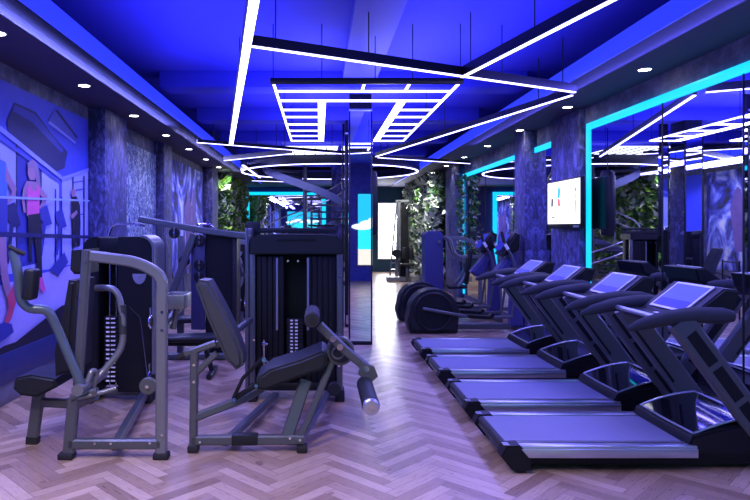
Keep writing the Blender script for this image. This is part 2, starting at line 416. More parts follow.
# ------------------------------------------------------------------ hanging linear lights
ZL = 3.36
def linear(pts, label, w_=.034, h_=.13, lm=None, group=None, wires=(), part_w=None):
    c = sum((Vector((p[0], p[1], 0)) for p in pts), Vector())/len(pts)
    root = thing('linear_light', label, 'light', (c.x, c.y, ZL), group)
    P3 = [Vector((p[0], p[1], ZL+.012+h_/2)) for p in pts]
    obj('housing', MB().beam(P3, w_+.012, h_, ref=(0, 0, 1), c=.004) if False else MB().sweep(P3, [(h_/2, w_/2+.006), (h_/2, -w_/2-.006), (-h_/2, -w_/2-.006), (-h_/2, w_/2+.006)], ref=(0, 0, 1)), M_profile, root)
    P4 = [Vector((p[0], p[1], ZL+.006)) for p in pts]
    obj('diffuser', MB().sweep(P4, [(.008, w_/2), (.008, -w_/2), (-.004, -w_/2), (-.004, w_/2)], ref=(0, 0, 1)), lm or M_led, root)
    for x, y in wires: obj('suspension_wire', MB().cyl((x, y, ZL+h_), (x, y, ZC), .006, 6), M_wire, root)
    return root
def lerp(a, b_, t): return (a[0]+(b_[0]-a[0])*t, a[1]+(b_[1]-a[1])*t)
def lp(px, py): Y = F*(ZL-H)/(228-py); return ((px-319)/F*Y, Y)
def run(a, b_, label, wt=(.1, .5, .9), **kw): return linear([a, b_], label, wires=[lerp(a, b_, t) for t in wt], **kw)
run((-.16, 2.6), lp(231, 145), 'long linear light running away from the camera along the left of the ceiling', lm=M_led2, w_=.07)
run(lp(250, 47), lp(575, 93), 'black linear light crossing the ceiling from left to right above the ladder light', (.06, .3, .72, .95), h_=.09)
run(lp(462, 78), (2.38, 2.9), 'diagonal linear light rising to the upper right from the crossing bar', (.05, .35, .8), h_=.10)
run(lp(572, 96), lp(376, 157), 'long diagonal linear light from the right soffit back towards the mirror post', h_=.08)
run(lp(197, 143), lp(345, 154.5), 'thin linear light across the ceiling left of the mirror posts', h_=.06, w_=.022)
run(lp(378, 158), lp(470, 164), 'thin linear light crossing behind the mirror posts to the right', h_=.06, w_=.022)
run(lp(224, 161), lp(292, 154), 'short thin linear light by the left soffit before the ring light', h_=.10, w_=.018)
run(lp(243, 165.5), lp(260, 178), 'short bright linear light bar near the left end of the ring light', h_=.08, w_=.06)
run(lp(252, 181), lp(300, 182.5), 'thin far linear light under the ring light at left', h_=.05, w_=.02)

# ladder light
ya, rows = 6.84, [7.30, 7.85, 8.46, 9.0, 9.64, 10.27, 10.85, 11.45]
root = thing('ladder_light', 'large ladder shaped pendant of white light bars hanging in the middle of the ceiling', 'light', (.5, 9, ZL))
XA, XB, XI, XJ = -.49, 1.51, .036, 1.02
def strip(nm, a, b_, w_, m_): 
    obj(nm, MB().sweep([(a[0], a[1], ZL), (b_[0], b_[1], ZL)], [(.009, w_/2), (.009, -w_/2), (-.009, -w_/2), (-.009, w_/2)], ref=(0, 0, 1)), m_, root)
obj('top_bar', MB().bx((XA-.03, ya-.03, ZL-.02), (XB+.03, ya+.03, ZL+.04), .004), M_profile, root)
strip('side_rail', (XA, ya), (XA, rows[-1]), .026, M_led); strip('side_rail', (XB, ya), (XB, rows[-1]), .026, M_led)
strip('side_rail', (XI, rows[1]), (XI, rows[-1]), .095, M_led2); strip('side_rail', (XJ, rows[1]), (XJ, rows[-1]), .095, M_led2)
strip('stub', (.49, ya), (.49, rows[0]), .026, M_led); strip('stub', (.98, ya), (.98, rows[0]), .026, M_led)
strip('rung', (XA, rows[0]), (XB, rows[0]), .026, M_led)
strip('rung', (XA, rows[1]), (XB-.0, rows[1]), .05, M_led)
for r in rows[2:]:
    strip('rung', (XA, r), (XI, r), .05, M_led); strip('rung', (XJ, r), (XB, r), .05, M_led)
for x, y in ((XA, ya), (.03, ya), (.6, ya), (1.0, ya), (XB, ya), (XA, 9), (XB, 9), (XA, 11.4), (XB, 11.4)):
    obj('suspension_wire', MB().cyl((x, y, ZL), (x, y, ZC), .006, 6), M_wire, root)

# ring light
root = thing('ring_light', 'big black ring pendant with white light line hanging around the spiral stair', 'light', (.3, 18, ZL))
def circ(R_, z, n=64): return [Vector((.3+R_*math.cos(2*math.pi*i/n), 18+R_*math.sin(2*math.pi*i/n), z)) for i in range(n)]
obj('housing', MB().sweep(circ(2.45, ZL+.12), [(.11, .05), (.11, -.05), (-.11, -.05), (-.11, .05)], ref=(0, 0, 1), closed=True), M_profile, root)
obj('diffuser', MB().sweep(circ(2.45, ZL), [(.008, .02), (.008, -.02), (-.008, -.02), (-.008, .02)], ref=(0, 0, 1), closed=True), M_led, root)
for a in (0, 60, 120, 180, 240, 300):
    obj('suspension_wire', MB().cyl((.3+2.45*math.cos(R(a)), 18+2.45*math.sin(R(a)), ZL+.2), (.3+2.45*math.cos(R(a)), 18+2.45*math.sin(R(a)), ZC-.01), .008, 6), M_wire, root)
# bright skylight panel in front of the stair opening
sk = thing('skylight_panel', 'bright white gridded ceiling panel above the spiral stair', 'light', (0, 15.3, 3.7))
obj('diffuser', MB().bx((-.9, 15.0, 3.70), (.45, 16.6, 3.72), 0), emis('skylight_white', (.8, .85, 1), 2.5), sk)
gb = MB()
for t in range(6): gb.bx((-.9+t*.27-.012, 15.0, 3.68), (-.9+t*.27+.012, 16.6, 3.70), .001)
obj('grid_bar', gb, M_profile, sk)

# ------------------------------------------------------------------ downlights
def downlight(x, y, label, p=14, col=(1, .93, .85), group=None):
    root = thing('downlight', label, 'light', (x, y, ZS), group)
    obj('trim_ring', MB().torus((x, y, ZS-.004), .068, .008, 'z'), M_silver, root)
    obj('lens', MB().cyl((x, y, ZS-.003), (x, y, ZS-.010), .062, 24), M_down, root)
    l = spot('downlight_beam', (x, y, ZS-.03), p, col, 95, .06)
ordl = ['nearest', 'second', 'third', 'fourth', 'fifth', 'sixth', 'seventh', 'eighth']
for i in range(-2, 7):
    y = 5.5+2.02*i
    lab = 'round white downlight in the left soffit, %s from the camera' % ordl[i] if 0 <= i < 8 else None
    if i < 0: spot('downlight_beam', (-2.76, y, ZS-.03), 40, (1, .9, .8), 110, .06)
    else: downlight(-2.76, y, lab)
for i in range(-3, 7):
    y = 6.76+2.1*i
    if i < 0: spot('downlight_beam', (3.44, y, ZS-.03), 14, (.9, .85, 1), 100, .06)
    else: downlight(3.44, y, 'round white downlight in the right soffit over the mirrors, %s from the camera' % ordl[i])
# white ceiling spots behind the camera that light the foreground
for x, y, p in ((-2.0, 1.6, 190), (-.3, 1.4, 150), (-1.0, 2.8, 130)):
    spot('ceiling_spot', (x, y, ZC-.05), p, (1, .83, .64), 95, .10, (R(12), 0, 0), .25)

# ------------------------------------------------------------------ printed mural on the left wall
def flatm(name, col, e=.12): return mat('print_'+name, col, .55, noise=.12, nscale=6)
mu = MB(); XM = XL+.012; lay = [0]
def mp(mt, pts, dx=None):
    lay[0] += 1; x = XM+.0006*lay[0]
    mu.m(mt); mu.poly([Vector((x, *WL(px, py, XL)[1:])) for px, py in pts])
pb = {k: flatm(k, v) for k, v in dict(wall=(.07, .09, .65), light=(.42, .45, .98), dark=(.012, .014, .12), mid=(.04, .05, .36), pink=(.85, .12, .45), skin=(.42, .22, .34), hair=(.30, .20, .34), black=(.01, .01, .03), floor=(.50, .45, .90), bar=(.40, .52, .95), blue=(.08, .20, .75), red=(.7, .08, .18), ac=(.08, .10, .50), white=(.30, .33, .95)).items()}
yM0 = 2.4; zt, zb = 3.30, .54
mu.m(M_dark2); mu.bx((XL, yM0, zb), (XM, 8.9, zt), .002)
def wy(y, z, l): return Vector((XM+.0006*l, y, z))
mu.m(pb['wall']); mu.poly([wy(yM0, zb, .3), wy(8.9, zb, .3), wy(8.9, zt, .3), wy(yM0, zt, .3)])
mp(pb['light'], [(-60, 110), (0, 142), (58, 180), (58, 268), (0, 275), (-60, 285)])       # windows
mp(pb['light'], [(61, 178), (87, 170), (87, 262), (61, 266)])
mp(pb['floor'], [(-60, 300), (0, 285), (60, 268), (87, 262), (87, 336), (0, 378), (-60, 410)])
mp(pb['mid'], [(16, 152), (40, 167), (40, 262), (16, 268)])                               # dark window bay
for x in (14.5, 39, 53.5, 59.5, 71, 82): mp(pb['dark'], [(x, 176 if x > 60 else 100+x*1.28+20), (x+1.4, 176 if x > 60 else 100+x*1.28+21), (x+1.4, 265), (x, 265)])
for y in (182, 190, 215): mp(pb['mid'], [(72, y), (82, y-1.5), (82, y-.6), (72, y+1)])
mp(pb['dark'], [(5, 121), (13, 102.5), (34, 112), (50, 134), (66, 152), (63, 168), (54, 172), (30, 152), (7, 134)])   # hanging air unit
mp(pb['mid'], [(13, 105), (33, 114), (62, 150), (60, 153), (30, 122), (11, 111)])
mp(pb['ac'], [(46, 121), (54, 108.6), (66, 124), (76, 137), (74, 145), (60, 132)])        # second air unit
mp(pb['dark'], [(53, 110), (56, 110), (76, 137), (75, 139)])
mp(pb['white'], [(48, 121), (74, 142), (73.5, 144), (46, 123)])
mp(pb['white'], [(-60, 85), (0, 127), (60, 176), (60, 180), (0, 133), (-60, 92)])        # ceiling edge
mp(pb['ac'], [(-60, 100), (0, 138), (58, 181), (58, 183), (0, 142), (-60, 105)])
mp(pb['white'], [(60, 177), (87, 168), (87, 171), (60, 181)])
def tm(x, y, s, m1='mid', m2='black'):                                                     # printed treadmill shapes
    mp(pb[m1], [(x, y), (x+8*s, y-3*s), (x+13*s, y+16*s), (x+6*s, y+18*s), (x+1*s, y+10*s)])
    mp(pb[m1], [(x+4*s, y+16*s), (x+7*s, y+16*s), (x+3*s, y+48*s), (x, y+48*s)])
tm(3, 206, 1.2, 'dark'); tm(37, 208, 1, 'mid'); tm(53, 212, .9, 'mid'); tm(-12, 208, 1.2, 'mid')
mp(pb['mid'], [(47, 270), (62, 252), (66, 262), (56, 276)])
# figures of the print: woman in a pink top, man in black, man in blue at the left edge
mp(pb['skin'], [(20.5, 188), (24, 181), (36, 182), (38, 187), (45, 196), (44.5, 200), (38, 209), (36.5, 207), (41, 199), (36, 193), (36, 216), (24, 216), (23.5, 193), (22, 200), (23, 212), (21, 213), (19, 200)])
mp(pb['skin'], [(25, 165), (29, 161), (33, 163), (34, 172), (32, 180), (27, 180), (25, 174)])
mp(pb['hair'], [(24.5, 163), (30, 159), (35, 164), (37, 178), (38, 188), (34, 184), (31, 168), (25, 168)])
mp(pb['pink'], [(24.5, 188), (27, 184), (28, 190), (33, 191), (35, 184), (37, 190), (36.5, 214), (25, 217)])
mp(pb['black'], [(25, 215), (37.5, 213), (38.5, 232), (39, 258), (39.5, 277), (35, 278), (33, 250), (31, 234), (29, 250), (29.5, 262), (27, 262), (25.5, 235)])
mp(pb['pink'], [(35, 278), (39.5, 277), (43, 290), (41, 293), (37, 288)])
mp(pb['skin'], [(68.5, 192), (71, 188), (73, 190), (73, 197), (70, 198)])
mp(pb['black'], [(69, 197), (74, 196), (77.5, 206), (78, 222), (77.5, 246), (75, 247), (74, 230), (73, 248), (70.5, 247), (69.5, 215)])
mp(pb['skin'], [(69.5, 214), (74, 210), (75, 213), (70, 219), (67.5, 216)])
mp(pb['blue'], [(-14, 165), (-6, 158), (2, 162), (5, 172), (3, 196), (-12, 200)])
mp(pb['skin'], [(2, 165), (7, 176), (13, 188), (12, 195), (5, 204), (2, 202), (9, 192), (2, 180)])
mp(pb['mid'], [(-12, 198), (4, 196), (4, 232), (-12, 236)])
mp(pb['skin'], [(-6, 235), (2, 238), (4, 270), (8, 294), (4, 300), (-2, 280)])
mp(pb['red'], [(4, 296), (10, 284), (14, 286), (13, 300), (8, 318), (3, 326), (1, 322), (5, 308)])
# running deck at the bottom of the print
mp(pb['black'], [(-60, 386), (0, 346), (12, 342), (58, 306), (70, 302), (87, 298), (87, 322), (60, 330), (0, 357), (-60, 398)])
mp(pb['mid'], [(-60, 352), (0, 322), (8, 324), (10, 332), (0, 340), (-60, 372)])
mp(pb['dark'], [(-60, 226), (0, 232), (87, 235.5), (87, 238.5), (0, 237), (-60, 233)])
mp(pb['bar'], [(-60, 193), (0, 196), (87, 200), (87, 201.6), (0, 198.6), (-60, 197)])
tag(obj('wall_mural', mu, flat=True), 'large printed mural of people on treadmills covering the left wall', 'mural')

# picture 1: silver blue moss texture, picture 2: figure in blue flames
M_moss = ramp_noise('silver_blue_relief', [(.36, (.01, .015, .07)), (.46, (.08, .12, .35)), (.54, (.35, .48, .65)), (.62, (.85, .92, .95))], 9, 12, .4, 1.0, (1, 1, .8), 2.0)
pn = MB(); pn.bx((XL+.002, 10.15, .6), (XL+.05, 12.45, 3.22), .004)
o = tag(obj('relief_panel', pn, M_moss), 'silvery blue textured relief panel between the first two left pillars', 'artwork')
M_flame = ramp_noise('blue_flame_print', [(.40, (.003, .003, .02)), (.48, (.03, .04, .5)), (.55, (.30, .36, .98)), (.64, (.92, .94, 1))], 1.1, 8, .5, 0, (1, .9, .5), 2.2)
pc = thing('wall_picture', 'dark picture of a figure in blue flames on the left wall', 'picture', (XL, 15.4, 0))
obj('canvas', MB().bx((XL, 13.6, .7), (XL+.05, 17.5, 3.3), .004), M_flame, pc)
fg = MB(); X = XL+.052; ms = mat('print_figure_skin', (.22, .13, .38), .6, noise=.3, nscale=8)
fg.m(ms)
fg.poly([(X, 15.35, 2.66), (X, 15.5, 2.78), (X, 15.62, 2.66), (X, 15.56, 2.5), (X, 15.44, 2.5)])
fg.poly([(X+.001, 15.1, 2.3), (X+.001, 15.4, 2.5), (X+.001, 15.6, 2.5), (X+.001, 15.95, 2.35), (X+.001, 15.9, 1.9), (X+.001, 15.72, 1.3), (X+.001, 15.6, .8), (X+.001, 15.3, .8), (X+.001, 15.3, 1.4), (X+.001, 15.1, 1.9)])
fg.poly([(X, 16.05, 2.75), (X, 16.2, 2.85), (X, 16.35, 2.72), (X, 16.5, 2.3), (X, 16.3, 1.2), (X, 16.0, 1.2), (X, 15.95, 2.3)])
obj('figure', fg, parent=pc, flat=True)
area('added_picture_fill', (-2.7, 15, 3.40), (0, R(-30), 0), .1, 5, 25, (.45, .45, 1))  # added fill light that brightens the flame picture, no lamp there

# beach pictures on the brick wall behind the viewer (seen in the mirrors)
def beach(x0, x1, z0, z1, label):
    root = thing('beach_picture', label, 'picture', ((x0+x1)/2, Y0, 0))
    obj('frame', MB().bx((x0-.04, Y0, z0-.04), (x1+.04, Y0+.05, z1+.04), .006), M_navy, root)
    b = MB(); y = Y0+.052; h = z1-z0
    def q(mt, za, zb_, dy=0): b.m(mt); b.poly([(x0, y+dy, za), (x1, y+dy, za), (x1, y+dy, zb_), (x0, y+dy, zb_)])
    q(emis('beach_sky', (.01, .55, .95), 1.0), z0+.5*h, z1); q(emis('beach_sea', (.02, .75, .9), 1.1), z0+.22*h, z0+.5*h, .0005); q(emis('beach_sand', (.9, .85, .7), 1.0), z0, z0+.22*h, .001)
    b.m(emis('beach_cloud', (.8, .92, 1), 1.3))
    for i in range(7):
        cx = x0+(i+.5)/7*(x1-x0); cz = z0+(.54+.12*((i*37) % 5)/5)*h; r = .09*h
        b.poly([(cx+r*1.7*math.cos(a), y+.002+.0004*i, cz+r*.5*math.sin(a)) for a in [2*math.pi*t/18 for t in range(18)]])
    obj('print', b, parent=root, flat=True); return root
beach(1.32, 3.3, .55, 2.95, 'glowing turquoise beach picture on the brick wall, mirrored in the front mirror post')
beach(-2.7, -.1, 1.2, 3.2, 'glowing turquoise sea picture seen small in the far end mirror')

# ------------------------------------------------------------------ television on the pillar
tv = thing('television', 'wall television with a bright white picture on the textured pillar', 'television', (3.6, 9.2, 2.1))
obj('casing', MB().bx((3.52, 8.60, 1.79), (3.575, 9.86, 2.50), .01), M_black, tv)
obj('wall_bracket', MB().bx((3.575, 9.1, 2.0), (3.66, 9.5, 2.3), .01), M_black, tv)
sc = MB(); x = 3.517; T = lambda u, v, d=0: (x-d, 9.84-(u*1.22), 1.86+v*.62)
sc.m(emis('tv_white', (1, .99, .97), 1.3)); sc.poly([T(0, 0), T(1, 0), T(1, 1), T(0, 1)])
for mname, col, pts in (('tv_cyan', (.05, .55, .75), [(.33, .62), (.40, .60), (.43, .78), (.38, .9), (.34, .82)]), ('tv_red', (.85, .1, .15), [(.35, .42), (.42, .42), (.40, .58), (.34, .6)]),
                        ('tv_black', (.02, .02, .03), [(.12, .42), (.18, .42), (.19, .6), (.13, .62)]), ('tv_sand', (.9, .75, .45), [(.13, .62), (.18, .62), (.17, .88), (.14, .86)]),
                        ('tv_brown', (.35, .2, .15), [(.86, .72), (.90, .72), (.90, .80), (.86, .80)]), ('tv_pink', (.85, .6, .6), [(.60, .5), (.64, .5), (.66, .74), (.61, .72)]),
                        ('tv_grey', (.3, .3, .32), [(.86, .1), (.875, .1), (.89, .5), (.86, .56)]), ('tv_grey2', (.3, .3, .32), [(.14, .14), (.24, .14), (.24, .18), (.14, .18)]),
                        ('tv_tan', (.8, .6, .3), [(.86, .55), (.90, .55), (.90, .68), (.86, .68)])):
    sc.m(emis(mname, col, 1)); sc.poly([T(u, v, .001) for u, v in pts])
obj('screen', sc, parent=tv, flat=True)
obj('status_label', MB().bx((3.515, 8.66, 1.81), (3.519, 8.86, 1.84), .0), M_silver, tv)

# ------------------------------------------------------------------ green walls
def leaves(mb, n, X, s, ya, yb, za, zb_, mats, size=.13, depth=.28):
    for i in range(n):
        y = random.uniform(ya, yb); z = random.uniform(za, zb_); d = random.uniform(.04, depth)
        mb.m(random.choice(mats)); sz = size*random.uniform(.5, 1.3)
        a = random.uniform(0, 2*math.pi); out = Vector((s*random.uniform(.3, 1), math.cos(a), math.sin(a)-.3)).normalized()
        side = out.cross(Vector((random.uniform(-.4, .4), .3, 1))).normalized()*sz*.33; up = out.cross(side).normalized()*sz*.12
        p = Vector((X+s*d, y, z))
        b0, m1, tip = p, p+out*sz*.5, p+out*sz
        vs = [mb.bm.verts.new(v) for v in (b0, m1+side*1.0+up, tip-up, m1-side+up, m1-up*.4)]
        for t in ((0, 1, 4), (1, 2, 4), (2, 3, 4), (3, 0, 4)):
            f = mb.bm.faces.new([vs[q] for q in t]); f.material_index = mb.cur
LG = [mat('leaf_green', (.10, .26, .05), .5, noise=.3), mat('leaf_dark_green', (.04, .12, .05), .5, noise=.3), mat('leaf_pale', (.75, .80, .68), .5, noise=.2), mat('leaf_lime', (.28, .48, .08), .5, noise=.2), mat('leaf_grey_green', (.42, .50, .42), .5, noise=.2)]
def green_wall(X, s, ya, yb, za, zb_, n, mats, label):
    root = thing('green_wall', label, 'plants', (X, (ya+yb)/2, 0))
    obj('backing_panel', MB().bx((X, ya, za), (X+s*.06, yb, zb_), .004), mat('moss_backing', (.02, .04, .02), .9, noise=.4), root)
    mb = MB(); leaves(mb, n, X+s*.04, s, ya, yb, za, zb_, mats, .30, .34)
    obj('foliage', mb, parent=root, flat=True)
green_wall(XL, 1, 18.9, 24.8, .5, 3.4, 2600, [LG[0], LG[3], LG[4], LG[2], LG[1], LG[0]], 'vertical garden of green leaves on the left wall at the far end')
green_wall(XR, -1, 18.4, 24.6, .3, 3.4, 2800, [LG[2], LG[4], LG[2], LG[4], LG[0], LG[1]], 'vertical garden of green leaves paled with white light on the right wall at the far end')  # pale leaf mix puts the white light into the leaf colour
vb = MB(); leaves(vb, 150, XR-.05, -1, 15.7, 16.3, 1.2, 3.15, [LG[0], LG[1], LG[2]], .18, .15)
vb.m(LG[1]); vb.tube([(XR-.1, 16.0, 3.2), (XR-.12, 15.95, 2.5), (XR-.1, 16.05, 1.8), (XR-.12, 16, 1.2)], .012, n=6)
tag(obj('hanging_vine', vb, flat=True), 'leafy vine hanging at the edge of the middle right mirror', 'plant')
for x, y, p in ((-2.6, 20, 130), (2.9, 19.4, 190), (2.9, 22, 150)):
    spot('added_garden_fill', (x, y-1.2, 3.40), p, (1, .98, .9), 100, .06, (R(25), 0, 0))  # added fill spots that brighten the leaves, no fixtures

# ------------------------------------------------------------------ spiral stair
st = thing('spiral_stair', 'curved spiral staircase with dark treads and thin handrails at the far end', 'staircase', (-.4, 18.3, 0))
cx, cy = -.4, 18.3
struct('trim_%d' % k, MB().cyl((.58, 19.6, 0), (.58, 19.6, ZC-.01), .2, 28), M_pillar); k += 1
NST = 19; a0 = R(295)
def sp(i, r, dz=0): a = a0-R(i*25.3); return Vector((cx+r*math.cos(a), cy+r*math.sin(a), .19*(i+1)+dz))
for i in range(NST):
    tb = MB(); b = bmesh.new()
    q = [sp(i, .2), sp(i, 1.17), sp(i+1, 1.17, -.19), sp(i+1, .2, -.19)]
    vt = [b.verts.new(v) for v in q]; vb_ = [b.verts.new(v-Vector((0, 0, .05))) for v in q]
    b.faces.new(vt); b.faces.new(vb_[::-1])
    for j in range(4): b.faces.new([vt[j], vb_[j], vb_[(j+1) % 4], vt[(j+1) % 4]])
    tb._merge(b); obj('tread', tb, mat('dark_tread', (.03, .03, .05), .5, noise=.1), st)
obj('newel_pole', MB().cyl((cx, cy, 0), (cx, cy, 3.9), .06, 16), M_frame, st)
obj('stringer', MB().sweep([sp(i*.5, 1.98, -.16) for i in range(2*NST)], [(.02, -.13), (.02, .13), (-.02, .13), (-.02, -.13)], ref=(0, 0, 1)) if False else
    MB().sweep([sp(i*.25, 1.2, -.14) for i in range(4*NST)], [(.10, .02), (-.10, .02), (-.10, -.02), (.10, -.02)], ref=(0, 0, 1)), mat('stringer_paint', (.16, .18, .30), .5, noise=.05), st)
for dz in (.95, .65): obj('handrail', MB().tube([sp(i*.25, 1.2, dz) for i in range(4*NST-28)], .022, n=8), M_silver, st)
for i in range(0, NST-7, 3): obj('baluster', MB().cyl(sp(i, 1.2, -.1), sp(i, 1.2, .95), .014, 8), M_silver, st)

# ------------------------------------------------------------------ punching bag
pbg = thing('punching_bag', 'dark punching bag hanging just behind the front mirror post', 'punching bag', (1.10, 14, 1.6))
zz = [1.62, 1.66, 1.8, 2.3, 2.9, 3.02, 3.06]; rr = [.08, .14, .16, .165, .16, .14, .08]
obj('bag', MB().tube([(1.12, 14, z) for z in zz], .2, n=24, scale=[r/.2 for r in rr]), M_pad, pbg)
obj('strap', MB().cyl((1.12, 14, 3.04), (1.12, 14, ZC), .012, 8), M_rub, pbg)

# ------------------------------------------------------------------ chest press machine (front left)
def bolt(par, p, r=.011, nm='bolt'): obj(nm, MB().m(M_chrome).cyl((p[0], p[1]-.008, p[2]), (p[0], p[1]+.01, p[2]), r, 10), parent=par)
def chest_press():
    root = thing('chest_press', 'grey chest press machine at far left front with curved post and bent handles', 'gym machine', (-1.6, 5.8, 0))
    Y = 5.0
    fr = MB().m(M_frame2)
    fr.beam([W(91, 256, Y), W(138, 262, Y), W(163, 276, Y), W(162, 300, Y), W(161.5, 455, Y)], .07, .085, .28)      # curved hoop post
    fr.m(M_frame)
    fr.beam([W(87, 250, Y), W(78, 385, Y)], .07, .065)                                                  # slanted seat post
    fr.beam([W(74, 398, Y), W(69, 452, Y)], .07, .085)
    fr.beam([W(70, 443.5, Y), W(161, 443.5, Y)], .07, .078)                                                # base rail
    fr.beam([W(72, 398, Y), W(98, 392, Y)], .07, .07)
    fr.beam([W(40, 402, 5.35), W(78, 404, 5.35), W(95, 396, 5.2)], .06, .07)                               # seat carrier
    fr.beam([W(40, 386, 5.35), W(34, 430, 5.35), (W(34, 430, 5.35).x-.01, 5.35, .03)], .07, .09)                                               # seat leg
    g0 = W(113, 443, Y); g1 = Vector((W(146, 415, 6.7).x, 6.75, .10)); fr.beam([(g0.x+.02, 5.0, .10), g1], .07, .08, ref=(1, 0, 0)) # rail back to tower
    fr.beam([(g1.x-.55, 6.75, .08), (g1.x+.12, 6.75, .08)], .07, .08)
    fr.beam([(W(160, 300, Y).x+.01, Y, 1.0), (-1.42, 6.6, 1.0)], .06, .06, ref=(1, 0, 0))
    obj('frame', fr, parent=root)
    for px, py in ((85, 262), (80, 300), (95, 443.5), (111, 443.5), (162, 312), (162, 330), (150, 443), (162, 435)): bolt(root, W(px, py, Y-.036))
    for px, Yf in ((67, Y), (161.5, Y)):
        p = W(px, 456, Yf); obj('rubber_foot', MB().box((p.x, Yf, .025), (.12, .10, .05), bev=.012), M_rub, root)
    p = W(34, 426, 5.35); obj('rubber_foot', MB().beam([(p.x-.005, 5.35, .06), (p.x-.01, 5.35, .0)], .078, .10), M_rub, root)
    # pads
    hp = MB().m(M_pad); hp.prism([(-2.0+.02, 1.62), (-1.88, 1.63), (-1.885, 1.43), (-1.96, 1.43), (-1.99, 1.47)], 'y', 5.1, 5.5, .02)
    obj('head_pad', hp, M_pad, root)
    bp = MB(); a = [W(69, 280, 5.15), W(77, 281, 5.15), W(73, 340, 5.15), W(73, 372, 5.15), W(56, 376, 5.15), W(55, 352, 5.15), W(63, 315, 5.15)]
    bp.m(M_pad).prism([(q.x, q.z) for q in a], 'y', 5.12, 5.6, .025, 3); obj('backrest', bp, M_pad, root)
    s_ = [W(22, 378, 5.3), W(24, 374, 5.3), W(38, 371, 5.3), W(62, 375, 5.3), W(64, 383, 5.3), W(44, 393, 5.3), W(28, 391, 5.3), W(21, 385, 5.3)]
    obj('seat', MB().prism([(q.x, q.z) for q in s_], 'y', 5.15, 5.6, .02, 3), M_pad, root)
    # arms
    a1 = obj('press_arm', MB().tube([W(13, 251, 4.75), W(18, 272, 4.75), W(20, 300, 4.78), W(29, 309, 4.8), W(48, 309, 4.85), W(60, 335, 4.9), W(80, 382, 4.93), W(84, 393, 4.95)], .036, .12, 14), M_teal, root)
    q = W(31, 284, 4.75); obj('arm_pad', MB().box((q.x, 4.75, q.z), (.085, .12, .23), (0, R(6), 0), .02, 3), M_pad, a1)
    q = W(17, 250, 4.75); obj('hand_grip', MB().tube([(q.x-.05, 4.72, q.z+.03), (q.x, 4.73, q.z), (q.x+.06, 4.75, q.z-.03)], .018, n=10), M_rub, a1)
    a2 = obj('press_arm', MB().tube([W(96, 288, 5.35), W(117, 288, 5.3), W(123, 315, 5.28), W(123, 348, 5.28), W(100, 375, 5.2), W(92, 385, 5.1)], .027, .10, 14), M_frame2, root)
    obj('hand_grip', MB().tube([W(122, 305, 5.29), W(123, 334, 5.28)], .031, n=14), M_grip, a2)
    pv = MB().m(M_frame2); pv.cyl((W(84, 386, 5).x, 4.86, W(84, 386, 5).z), (W(84, 386, 5).x, 5.45, W(84, 386, 5).z), .045, 20)
    pv.tube([W(84, 390, 5), W(92, 370, 5.05), W(97, 372, 5.1), W(93, 388, 5.1)], .022, .04, 12)
    pv.tube([W(78, 398, 4.95), W(100, 393, 5.0), W(116, 388, 5.05)], .018, .05, 12)
    obj('pivot', pv, parent=root)
    # tower
    x0, x1, yt = -2.42, -1.70, 6.55
    def outline(xa, xb, za, zb_, rl, rr_):
        pts = [(xa, za), (xb, za)]
        for k in range(7): t = R(90)*k/6; pts.append((xb-rr_+rr_*math.cos(t), zb_-rr_+rr_*math.sin(t)))
        for k in range(7): t = R(90)*k/6; pts.append((xa+rl-rl*math.sin(t), zb_-rl+rl*math.cos(t)))
        return pts
    obj('tower_shroud', MB().m(M_dark).prism(outline(x0, -2.26, .12, 1.71, .12, .01), 'y', yt, yt+.42, .01).prism(outline(-2.06, x1, .12, 1.71, .01, .13), 'y', yt, yt+.42, .01).bx((-2.3, yt+.02, 1.52), (-2.0, yt+.40, 1.70), .01).bx((-2.3, yt+.30, .12), (-2.0, yt+.42, 1.52), .005), M_dark, root)
    rim = outline(-2.02, x1, .3, 1.71, .01, .13)
    rim = [Vector((q[0]+.008, yt+.2, q[1]+.006)) for q in rim[1:9]]
    obj('shroud_rim', MB().sweep(rim, [(.22, -.012), (.22, .012), (-.22, .012), (-.22, -.012)]), M_frame2, root)
    ws = MB().m(M_black)
    for k in range(15):
        z = .22+k*.046; ws.m(M_black).box((-2.155, yt+.14, z), (.15, .14, .040), bev=.004); ws.m(M_white); ws.box((-2.185, yt+.068, z), (.035, .004, .018), bev=0); ws.box((-2.13, yt+.068, z), (.045, .004, .014), bev=0)
    obj('weight_stack', ws, parent=root)
    gd = MB().m(M_chrome)
    for x in (-2.19, -2.12): gd.cyl((x, yt+.14, .15), (x, yt+.14, 1.52), .009, 10)
    obj('guide_rod', gd, parent=root)
    e = W(139, 274, yt-.02); em = MB().m(M_silver); em.prism([(e.x-.07, e.z)]+[(e.x-.07*math.cos(R(t)), e.z-.07*1.5*math.sin(R(t))) for t in range(15, 180, 15)]+[(e.x+.07, e.z)], 'y', yt-.012, yt+.002, .002)
    em.m(M_chrome).cyl((e.x, yt-.02, e.z-.03), (e.x, yt-.01, e.z-.03), .012, 12); obj('emblem_plate', em, parent=root)
    for px, py in ((150, 322), (149, 378)):
        q = W(px, py, 6.4); pl = MB().m(M_chrome); pl.torus((q.x, 6.42, q.z), .055, .012, 'x'); pl.m(M_black).cyl((q.x-.015, 6.42, q.z), (q.x+.015, 6.42, q.z), .05, 20)
        pl.m(M_chrome).tube([(q.x, 6.42, q.z-.07), (q.x, 6.42, q.z+.14)], .010, n=8); obj('pulley', pl, parent=root)
    q = W(148, 386, 5.1); dk = MB().m(M_frame); dk.cyl((q.x, 5.08, q.z), (q.x, 5.13, q.z), .068, 28, bev=.006); dk.m(M_chrome).cyl((q.x, 5.065, q.z), (q.x, 5.085, q.z), .014, 12); obj('cam_disc', dk, parent=root)
    # side tray behind the post
    t = MB().m(M_frame2); q = W(177, 306, 5.6); t.box((q.x, 5.6, q.z), (.19, .30, .02), bev=.004); 
